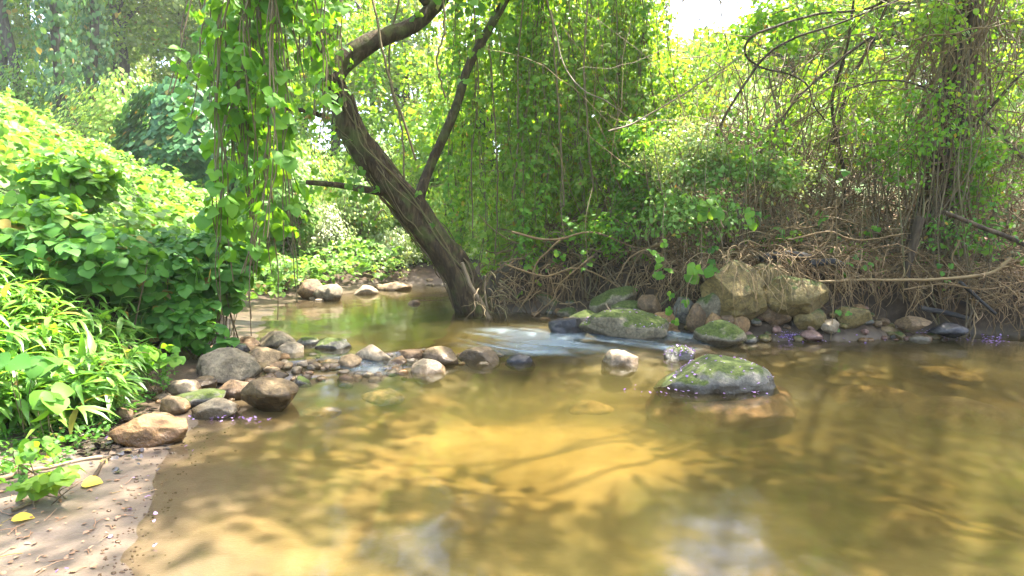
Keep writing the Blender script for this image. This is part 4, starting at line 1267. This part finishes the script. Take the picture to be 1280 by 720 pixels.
# climbing canes of the thicket
m = MB()
B = bank_point(430, 1.3, 9.0, .6, 3.2)
for b in B:
    L = rng.uniform(1.2, 4.2)
    d = unit(np.array([rng.normal(0, .55), rng.normal(-.05, .3), 1.0]))
    tube(m, wander(b, d, L, 16, .16, .02), np.linspace(rng.uniform(.006, .014), .003, 16), 4)
for k in range(330):
    px, py, Y = rng.uniform(850, 1300), rng.uniform(-30, 240), rng.uniform(7.3, 9.8)
    d = unit(np.array([rng.normal(0, 1), rng.normal(0, .4), rng.normal(.1, .45)]))
    tube(m, wander(at(px, py, Y), d, rng.uniform(.6, 1.9), 12, .2, .04), np.linspace(rng.uniform(.004, .010), .002, 12), 4)
for k in range(170):
    px, py, Y = rng.uniform(1090, 1300), rng.uniform(-30, 300), rng.uniform(7.1, 8.4)
    d = unit(np.array([rng.normal(0, .7), rng.normal(0, .4), rng.normal(.2, .8)]))
    tube(m, wander(at(px, py, Y), d, rng.uniform(.5, 1.7), 14, .22, .03), np.linspace(rng.uniform(.005, .013), .002, 14), 4)
tag(m.build('vine_thicket', TWIG), 'dense web of climbing canes and vine stems above the right bank', kind='stuff')

# large arching branches
AB = [
 ([(1120, -5), (1080, 12), (1020, 18), (965, 35), (938, 48), (932, 68), (950, 84), (985, 92), (1008, 105), (1016, 128), (1030, 150)], 7.6, .015, 'dark branch looping back on itself in the upper right thicket'),
 ([(1160, 20), (1100, 40), (1050, 75), (1000, 120), (960, 175), (930, 230)], 8.2, .02, 'long branch arching down left from the vine covered trunk'),
 ([(840, 250), (880, 200), (915, 130), (970, 60), (1060, 25), (1150, -10)], 7.8, .018, 'thin branch sweeping up right across the thicket'),
 ([(760, 165), (800, 150), (850, 120), (890, 95), (940, 60)], 7.4, .010, 'pale bare stem slanting across the gap beside the green tower'),
 ([(1050, 290), (1055, 220), (1040, 130), (1058, 60), (1070, -20)], 8.6, .026, 'upright slim stem left of the vine covered trunk'),
 ([(930, 260), (960, 210), (972, 150), (960, 90)], 8.3, .02, 'slim dark stem rising behind the pale shrub'),
 ([(1280, 200), (1230, 150), (1180, 120), (1120, 100), (1060, 110)], 7.2, .015, 'horizontal branch crossing in front of the vine covered trunk'),
 ([(1130, 330), (1150, 250), (1200, 180), (1260, 110), (1300, 70)], 7.5, .022, 'branch leaning right across the vine covered trunk'),
 ([(1040, 180), (1060, 110), (1090, 50), (1120, -20)], 8.9, .03, 'stout stem between the slim stem and the vine covered trunk'),
 ([(680, -10), (692, 30), (705, 80), (728, 112), (760, 128), (790, 150)], 7.2, .009, 'pale stripped vine hanging across the green tower'),
]
for pts, Y, r, lab in AB:
    q = spline([at(x, y, Y + .25 * math.sin(i * 1.3)) for i, (x, y) in enumerate(pts)], 50)
    q = q + .02 * np.stack([fbm(q * 4, 2, 1), fbm(q * 4, 2, 2), fbm(q * 4, 2, 3)], -1)
    m = MB(); tube(m, q, np.linspace(r * 1.25, r * .6, 50), 8, 0, .15, 5, 2)
    tag(m.build('branch', STICK if 'pale' in lab else BARK_V, origin=q[0]), lab, 'branch')

# foliage of the thicket as shrubs
SH = [
 (855, 190, 7.6, (.75, .5, .42), 3200, .045, 'silver', 'pale small leaved shrub catching the sun left of the thicket'),
 (800, 240, 8.0, (.7, .5, .45), 2600, .07, 'kudzu', 'green shrub below the left end of the thicket'),
 (845, 120, 9.0, (.7, .6, .5), 1200, .07, 'yellow', 'backlit shrub in the upper left of the thicket'),
 (1060, 110, 9.4, (1.3, .7, .6), 1700, .075, 'yellow', 'backlit shrub at the top of the thicket beside the trunk'),
 (1000, 200, 9.2, (1.2, .6, .7), 2800, .07, 'yellow', 'backlit shrub low in the middle of the thicket'),
 (1250, 90, 8.8, (.9, .7, 1.2), 2600, .07, 'yellow', 'backlit shrub at the right edge above the bank'),
 (1235, 210, 7.3, (.55, .4, .45), 1700, .055, 'kudzu', 'fresh green small leaved shrub in front of the trunk at right'),
 (1120, 170, 7.3, (.5, .4, .6), 1000, .06, 'kudzu', 'fresh leaved shrub left of the vine covered trunk'),
 (870, 270, 7.2, (.65, .4, .3), 1300, .065, 'kudzu_sun', 'leafy shrub spilling over the bank above the ochre boulder'),
 (930, 175, 7.4, (.6, .4, .4), 260, .08, 'kudzu', 'loose leaved creeper hung in the middle of the thicket'),
 (1200, 290, 6.9, (.6, .3, .25), 420, .05, 'kudzu_dark', 'small leaved sprays along the lip of the right bank'),
 (800, 190, 8.2, (.6, .5, .5), 2200, .075, 'kudzu', 'tall green shrub between the green tower and the pale shrub'),
 (905, 215, 7.5, (.85, .4, .35), 1900, .06, 'kudzu_sun', 'green shrub along the foot of the pale small leaved one'),
 (985, 225, 7.6, (.6, .4, .35), 800, .055, 'silver', 'thin pale leaved shrub above the brown slope'),
 (760, 290, 7.9, (.7, .35, .22), 900, .06, 'kudzu', 'low leafy shrub along the top of the root mound'),
 (1100, 125, 8.3, (.7, .5, .5), 600, .065, 'yellow', 'loose backlit shrub just left of the vine covered trunk top'),
 (1195, 130, 7.15, (.45, .3, .6), 420, .06, 'kudzu', 'loose leafy creeper hung over the front of the vine covered trunk'),
 (1180, 20, 7.2, (.5, .3, .35), 420, .07, 'yellow', 'bright creeper hung over the top of the vine covered trunk'),
 (1000, 30, 8.0, (1.3, .5, .4), 800, .09, 'kudzu', 'broad leaved creeper along the top of the thicket'),
]
for px, py, Y, ext, n, S, mt, lab in SH:
    c = at(px, py, Y); b = np.array([c[0], c[1], tz(c[0], c[1])])
    o = empty('shrub', b, lab, 'shrub')
    m = MB()
    for k in range(14):
        q = c + rvec(1)[0] * np.asarray(ext) * .9; s = b + rng.normal(0, .2, 3) * [1, 1, .1]
        tube(m, spline([s, (s + q) / 2 + rng.normal(0, .15, 3), q], 12), np.linspace(.012, .003, 12), 4)
    m.build('stem', VINE, o, b)
    cs, rs = crown_centers(c, ext, 22, .14, .34, .1)
    m = MB(); clump_cloud(cs, rs, n, S, m, T_OVAL, .7)
    m.build('leaves', LM[mt], o, b)

# leaf litter on the slope
B = bank_point(2600, 1.6, 8.5, .45, 2.4)
m = MB(); n = len(B)
leaves(m, B + np.stack([0 * B[:, 0], 0 * B[:, 0], rng.uniform(.01, .2, n)], -1), rvec(n) * [1, 1, .3], np.array([0, -.3, 1.0]) + .5 * rvec(n), rng.uniform(.04, .085, n), T_OVAL)
tag(m.build('leaf_litter', LM['dry']), 'dry brown leaves caught on the right bank slope', kind='stuff')

# single leafy sprays hanging in front of the bank
SPRAY = [
 (832, 330, 6.7, 7, .085, 'kudzu', 'spray of broad leaves dangling left of the ochre boulder'),
 (850, 385, 6.6, 5, .075, 'kudzu', 'lowest broad leaf spray just above the mossy boulders'),
 (880, 345, 6.55, 4, .10, 'kudzu', 'pair of large three lobed leaves in front of the ochre boulder'),
 (880, 255, 6.7, 5, .11, 'kudzu', 'cluster of big leaves above the ochre boulder'),
 (945, 247, 6.8, 2, .09, 'kudzu', 'lone bright green leaf before the brown slope'),
 (1062, 215, 6.8, 3, .075, 'kudzu_dark', 'leaf pair hanging before the brown slope left of the trunk'),
 (1045, 398, 6.5, 4, .05, 'kudzu_dark', 'small leaf spray at the tip of a dangling stem over the cobbles'),
 (1075, 330, 6.7, 4, .05, 'kudzu_dark', 'small leaf tuft beside the stub root'),
 (1175, 330, 6.6, 4, .045, 'kudzu_dark', 'small leaf tuft right of the stub root'),
 (705, 290, 7.6, 5, .075, 'kudzu', 'leaf spray before the root mound, right of the leaning trunk'),
 (735, 325, 7.4, 3, .06, 'kudzu', 'small bright leaves hung over the drooping roots'),
]
for px, py, Y, n, S, mt, lab in SPRAY:
    c = at(px, py, Y)
    top = at(px + rng.uniform(-8, 8), py - 90, Y + .35)
    o = empty('leaf_spray', c, lab, 'vine')
    m = MB(); tube(m, spline([top, (top + c) / 2 + rng.normal(0, .05, 3), c + [0, 0, -.05]], 14), .0045, 5); m.build('stem', VINE, o, c)
    m = MB()
    P0 = c + rng.normal(0, 1, (n, 3)) * [.10, .05, .13]
    trifoliate(m, P0, rvec(n) * [1, .4, .3] + [0, -.3, -.6], rvec(n) * .3 + [0, -.75, .65], S * rng.uniform(.75, 1.2, n), T_KUDZU)
    m.build('leaves', LM[mt], o, c)

for k in range(46):
    x = rng.uniform(.4, 6.6); e = np.interp(x, RIGHT[4:14, 0], RIGHT[4:14, 1]) + lip(x)
    top = np.array([x, e + rng.uniform(-.05, .5), tz(x, e + .4) + rng.uniform(.2, .7)])
    o = hanging_vine(top, rng.uniform(.4, 1.0), rng.uniform(.05, .085), .12, LM[('kudzu', 'kudzu_dark', 'yellow')[k % 3]], 'short leafy creeper trailing over the lip of the right bank', 'short creepers on the right bank', .12, 1, .0, T_KUDZU, .10, .0035)

# stub root, bent branch, long roots, dark drowned wood
def stick(pts, Y, r0, r1, name, lab, mat, cat, n=30, rough=.2, sides=8, wob=.012):
    if np.ndim(Y) == 0: Y = [Y] * len(pts)
    q = spline([at(x, y, yy) for (x, y), yy in zip(pts, Y)], n)
    q = q + wob * np.stack([fbm(q * 9, 2, 1), fbm(q * 9, 2, 2), fbm(q * 9, 2, 3)], -1)
    m = MB(); tube(m, q, np.linspace(r0, r1, n), sides, 0, rough, 8, 3)
    o = m.build(name, mat, origin=q[0]); return tag(o, lab, cat), q
o, q = stick([(1150, 272), (1143, 300), (1136, 330), (1131, 362)], 6.75, .055, .032, 'stub_root', 'thick broken root stub hanging over the right bank edge', BARK_V, 'root')
m = MB()
for k in range(40):
    s = q[rng.integers(12, 30)]
    tube(m, wander(s, (rng.normal(0, .9), rng.normal(-.4, .4), -.6), rng.uniform(.15, .5), 9, .25, .15), np.linspace(.006, .002, 9), 4)
tag(m.build('rootlet', ROOT, o, q[0]), kind='stuff')
ST = [
 ([(1020, 352), (1080, 350), (1150, 350), (1215, 345), (1245, 338), (1264, 322)], 6.5, .014, .022, 'bent_branch', 'long bare branch lying level along the right bank with an upturned end', TWIG, 'branch'),
 ([(985, 300), (1035, 290), (1060, 298), (1085, 300), (1130, 292)], 6.7, .012, .007, 'exposed_root', 'wavy tan root running level under the brown slope', ROOT, 'root'),
 ([(962, 318), (1000, 322), (1020, 318), (1035, 300), (1042, 280)], 6.7, .012, .008, 'exposed_root', 'kinked root above the wedge shaped slab', ROOT, 'root'),
 ([(985, 315), (1000, 340), (1030, 352), (1075, 345), (1110, 338)], 6.55, .008, .006, 'exposed_root', 'pale root sagging in a loop before the wedge shaped slab', ROOT, 'root'),
 ([(1045, 250), (1046, 320), (1042, 380), (1038, 425)], 6.4, .005, .004, 'exposed_root', 'thin pale stem dangling straight down to the cobbles', TWIG, 'root'),
 ([(1180, 265), (1230, 285), (1280, 305), (1330, 330)], 6.6, .026, .03, 'fallen_branch', 'stout olive branch slanting down at the right edge', BARK_V, 'branch'),
 ([(1130, 362), (1180, 355), (1230, 362), (1280, 352)], 6.5, .009, .006, 'exposed_root', 'thin root running right from the stub root', ROOT, 'root'),
 ([(1200, 300), (1190, 325), (1205, 345), (1180, 362)], 6.6, .008, .006, 'exposed_root', 'crooked root hanging right of the stub root', ROOT, 'root'),
 ([(577, 328), (588, 355), (602, 380), (613, 402)], 7.55, .024, .032, 'leaning_stick', 'pale broken stick propped against the leaning trunk foot', STICK, 'branch'),
 ([(607, 345), (606, 365), (610, 385)], 7.5, .012, .012, 'leaning_stick', 'thin stick standing beside the propped broken one', STICK, 'branch'),
 ([(757, 380), (765, 392), (775, 404)], 7.0, .012, .014, 'leaning_stick', 'short pale stick poking down before the mossy rocks', STICK, 'branch'),
 ([(640, 290), (690, 300), (740, 290), (800, 310), (850, 300)], 7.7, .016, .009, 'exposed_root', 'long tan root sweeping across the root mound', ROOT, 'root'),
 ([(630, 330), (680, 345), (720, 335), (760, 350), (790, 375)], 7.6, .014, .008, 'exposed_root', 'brown root drooping across the face of the root mound', ROOT, 'root'),
 ([(700, 300), (670, 330), (665, 360), (650, 385)], 7.6, .012, .007, 'exposed_root', 'curved root reaching down to the water right of the trunk', ROOT, 'root'),
 ([(740, 320), (700, 355), (690, 375), (668, 395)], 7.5, .010, .006, 'exposed_root', 'thin root bending down left toward the water', ROOT, 'root'),
 ([(860, 262), (830, 300), (790, 320), (770, 350)], 7.3, .012, .007, 'exposed_root', 'root falling left from above the ochre boulder', ROOT, 'root'),
]
for pts, Y, r0, r1, nm, lab, mt, cat in ST:
    stick(pts, Y, r0, r1, nm, lab, mt, cat)
for pts, Y, r, lab in [([(950, 322), (985, 318), (1015, 322)], 6.95, .05, 'short black log end under the bank edge above the wedge shaped slab'),
                       ([(1012, 330), (1035, 327), (1055, 332)], 6.85, .045, 'black stick tucked right of the wedge shaped slab'),
                       ([(1150, 385), (1180, 390), (1210, 398)], 6.75, .03, 'black waterlogged stick under the undercut bank'),
                       ([(1200, 352), (1225, 375), (1245, 392)], 6.55, .02, 'black stick slanting down at the right end of the bank')]:
    stick(pts, Y, r, r * .9, 'dark_log', lab, DARKWOOD, 'log')

# beach debris
def gstick(pts, r0, r1, lab, mat, z=.05):
    q = spline([ghit(x, y) for x, y in pts], 24)
    q[:, 2] = terrain(q[:, 0], q[:, 1]) + r0 * .9
    q = q + .01 * np.stack([fbm(q * 9, 2, 1), fbm(q * 9, 2, 2), fbm(q * 9, 2, 3)], -1)
    m = MB(); tube(m, q, np.linspace(r0, r1, 24), 8, 0, .25, 8, 3)
    tag(m.build('driftwood_stick', mat, origin=q[0]), lab, 'stick')
gstick([(-5, 604), (40, 590), (85, 580), (128, 574)], .012, .010, 'long grey stick lying across the back of the sand bar', STICK)
gstick([(15, 640), (40, 630), (55, 618), (75, 614)], .009, .007, 'short brown stick on the sand in front of the long grey one', VINE)
gstick([(118, 598), (125, 585), (138, 572)], .010, .006, 'stubby dark stick at the end of the long grey one', BARK_V)
gstick([(-5, 592), (30, 580), (60, 570)], .005, .003, 'thin twig behind the long grey stick', TWIG)
n = 900
pts = np.array([ghit(px, py) for px, py in zip(rng.normal(122, 40, n), rng.normal(543, 16, n))])
pts = pts[pts[:, 2] > -.01]
pts[:, 2] = terrain(pts[:, 0], pts[:, 1]) + rng.uniform(.003, .02, len(pts)); n = len(pts)
m = MB(); leaves(m, pts, rvec(n) * [1, 1, .15], np.array([0, 0, 1.]) + .3 * rvec(n), rng.uniform(.02, .06, n), T_OVAL)
tag(m.build('wet_debris', LM['mud']), 'black wet leaf debris washed against the long orange brown stone', kind='stuff')
for px, py, s, lab in [(15, 652, .075, 'yellow fallen leaf lying on the sand bar'), (103, 607, .08, 'yellow green leaf lying beside the sticks on the sand')]:
    c = ghit(px, py); c[2] += .012
    m = MB(); leaves(m, np.array([c]), np.array([[.8, .3, .05]]), np.array([[0, -.2, 1.]]), [s], T_KUDZU)
    tag(m.build('fallen_leaf', LM['yleaf'], origin=c), lab, 'leaf')

m = MB(); n = 170
pts = np.array([ghit(px, py) for px, py in zip(rng.uniform(-5, 190, n), 720 - 130 * rng.random(n) ** .8)])
pts = pts[pts[:, 2] > 0.004] + [0, 0, .006]; n = len(pts)
leaves(m, pts, rvec(n) * [1, 1, .1], np.array([0, 0, 1.]) + .25 * rvec(n), rng.uniform(.008, .028, n), T_OVAL)
for p in pts[:40]:
    tube(m, wander(p, rvec(1)[0] * [1, 1, 0], rng.uniform(.03, .10), 5, .15), .0016, 4)
tag(m.build('litter', LM['dry']), 'crumbs of dry leaf and twig scattered on the sand bar', kind='stuff')

m = MB()
for k in range(240):
    f = rng.random(); a, b = np.interp(f, [0, .35, .7, 1], [145, 165, 200, 265]), np.interp(f, [0, .35, .7, 1], [725, 655, 585, 535])
    p = ghit(a + rng.normal(0, 24), b + rng.normal(0, 10)); s_ = rng.uniform(.004, .014) * (1.6 if rng.random() < .1 else 1)
    V, F = rock_verts(int(rng.integers(1e6)), (s_, s_ * .8, s_ * .6), 2, 3)
    m.add(V + p + [0, 0, s_ * .1], F)
tag(m.build('gravel', SM['brown']), 'fine gravel along the wet edge of the sand bar', kind='stuff')

# petals
m = MB()
def petal(Pn, s=(.008, .017)):
    n = len(Pn); leaves(m, Pn, rvec(n) * [1, 1, .3], np.array([0, 0, 1.]) + .6 * rvec(n), rng.uniform(*s, n), T_ROUND)
for o, V, F in ROCKS:
    lab = o['label']
    cnt = 85 if 'domed' in lab else 70 if 'broad flat green' in lab else 14 if 'bright green moss' in lab else 0
    if not cnt: continue
    fn = unit(np.cross(V[F[:, 1]] - V[F[:, 0]], V[F[:, 2]] - V[F[:, 0]]))
    c = V[F].mean(1)
    ok = np.where((fn[:, 2] > .25) & (c[:, 2] > .03))[0]
    w = np.exp(-c[ok][:, 2] * 4) ; w /= w.sum()
    i = rng.choice(ok, cnt, p=w)
    petal(c[i] + fn[i] * .006, (.012, .026))
def float_patch(px, py, sx, sy, n, z=.008):
    q = np.array([ghit(a, b, z) for a, b in zip(rng.normal(px, sx, n), rng.normal(py, sy, n))]); q[:, 2] += rng.uniform(0, .012, n); petal(q, (.014, .026))
float_patch(988, 420, 9, 2.0, 170); float_patch(1165, 417, 12, 3, 110); float_patch(1235, 424, 14, 3, 60); float_patch(1000, 424, 60, 4, 40)
float_patch(895, 489, 45, 2, 40); float_patch(290, 523, 25, 3, 28)
q = np.array([ghit(a, b, 0.0) for a, b in zip(rng.uniform(20, 250, 60), rng.uniform(520, 715, 60))][:26])
q[:, 2] = np.maximum(terrain(q[:, 0], q[:, 1]), 0.004) + .008; petal(q, (.012, .022))
tag(m.build('petals', LM['petal']), 'fallen purple kudzu petals', kind='stuff')

# ------------------------------------------------------------------ light, sky, camera
el, az = math.asin(SUN[2]), math.atan2(SUN[0], SUN[1])
sun = bpy.data.lights.new('sun', 'SUN'); sun.energy = 3.8; sun.angle = R(0.6); sun.color = (1.0, 0.94, 0.84)
so = bpy.data.objects.new('sun', sun); COL.objects.link(so)
so.rotation_euler = Vector(-SUN).to_track_quat('-Z', 'Y').to_euler()
w = bpy.data.worlds.new('World'); SC.world = w; w.use_nodes = True
nt = w.node_tree; bg = nt.nodes['Background']
sk = nt.nodes.new('ShaderNodeTexSky'); sk.sky_type = 'NISHITA'; sk.sun_disc = False
sk.sun_elevation = el; sk.sun_rotation = az
sk.dust_density = 4.0; sk.ozone_density = 0.6
nt.links.new(sk.outputs[0], bg.inputs[0]); bg.inputs[1].default_value = 0.15

# thin haze volume added to lighten the distant trees
hx = np.array([(x, y, z) for z in (-3.5, 24) for x, y in ((-480, -110), (480, -110), (480, 790), (-480, 790))], float)
hm, hnt, hout = new_mat('lightening_haze')
hv = hnt.nodes.new('ShaderNodeVolumePrincipled')
hv.inputs['Color'].default_value = (0.95, 1.0, 0.88, 1); hv.inputs['Density'].default_value = HAZE; hv.inputs['Anisotropy'].default_value = 0.2
hnt.links.new(hv.outputs[0], hout.inputs['Volume'])
tag(MB().add(hx, [(0, 3, 2, 1), (4, 5, 6, 7), (0, 1, 5, 4), (1, 2, 6, 5), (2, 3, 7, 6), (3, 0, 4, 7)]).build('haze', hm, smooth=False), kind='stuff')

cam = bpy.data.cameras.new('camera'); co = bpy.data.objects.new('camera', cam); COL.objects.link(co)
cam.sensor_width = 36; cam.lens = FPX / 1280 * 36; cam.clip_end = 3000; cam.clip_start = .05
co.location = (0, 0, HCAM); co.rotation_euler = (R(90) - PITCH, 0, 0)
SC.camera = co
SC.render.engine = 'CYCLES'
c = SC.cycles
c.max_bounces = 9; c.diffuse_bounces = 5; c.glossy_bounces = 3; c.transmission_bounces = 6; c.transparent_max_bounces = 12
c.sample_clamp_indirect = 6; c.use_denoising = True; c.caustics_reflective = False; c.caustics_refractive = False
v = SC.view_settings; v.view_transform = 'Standard'; v.look = 'None'; v.gamma = 1; v.exposure = 3.2
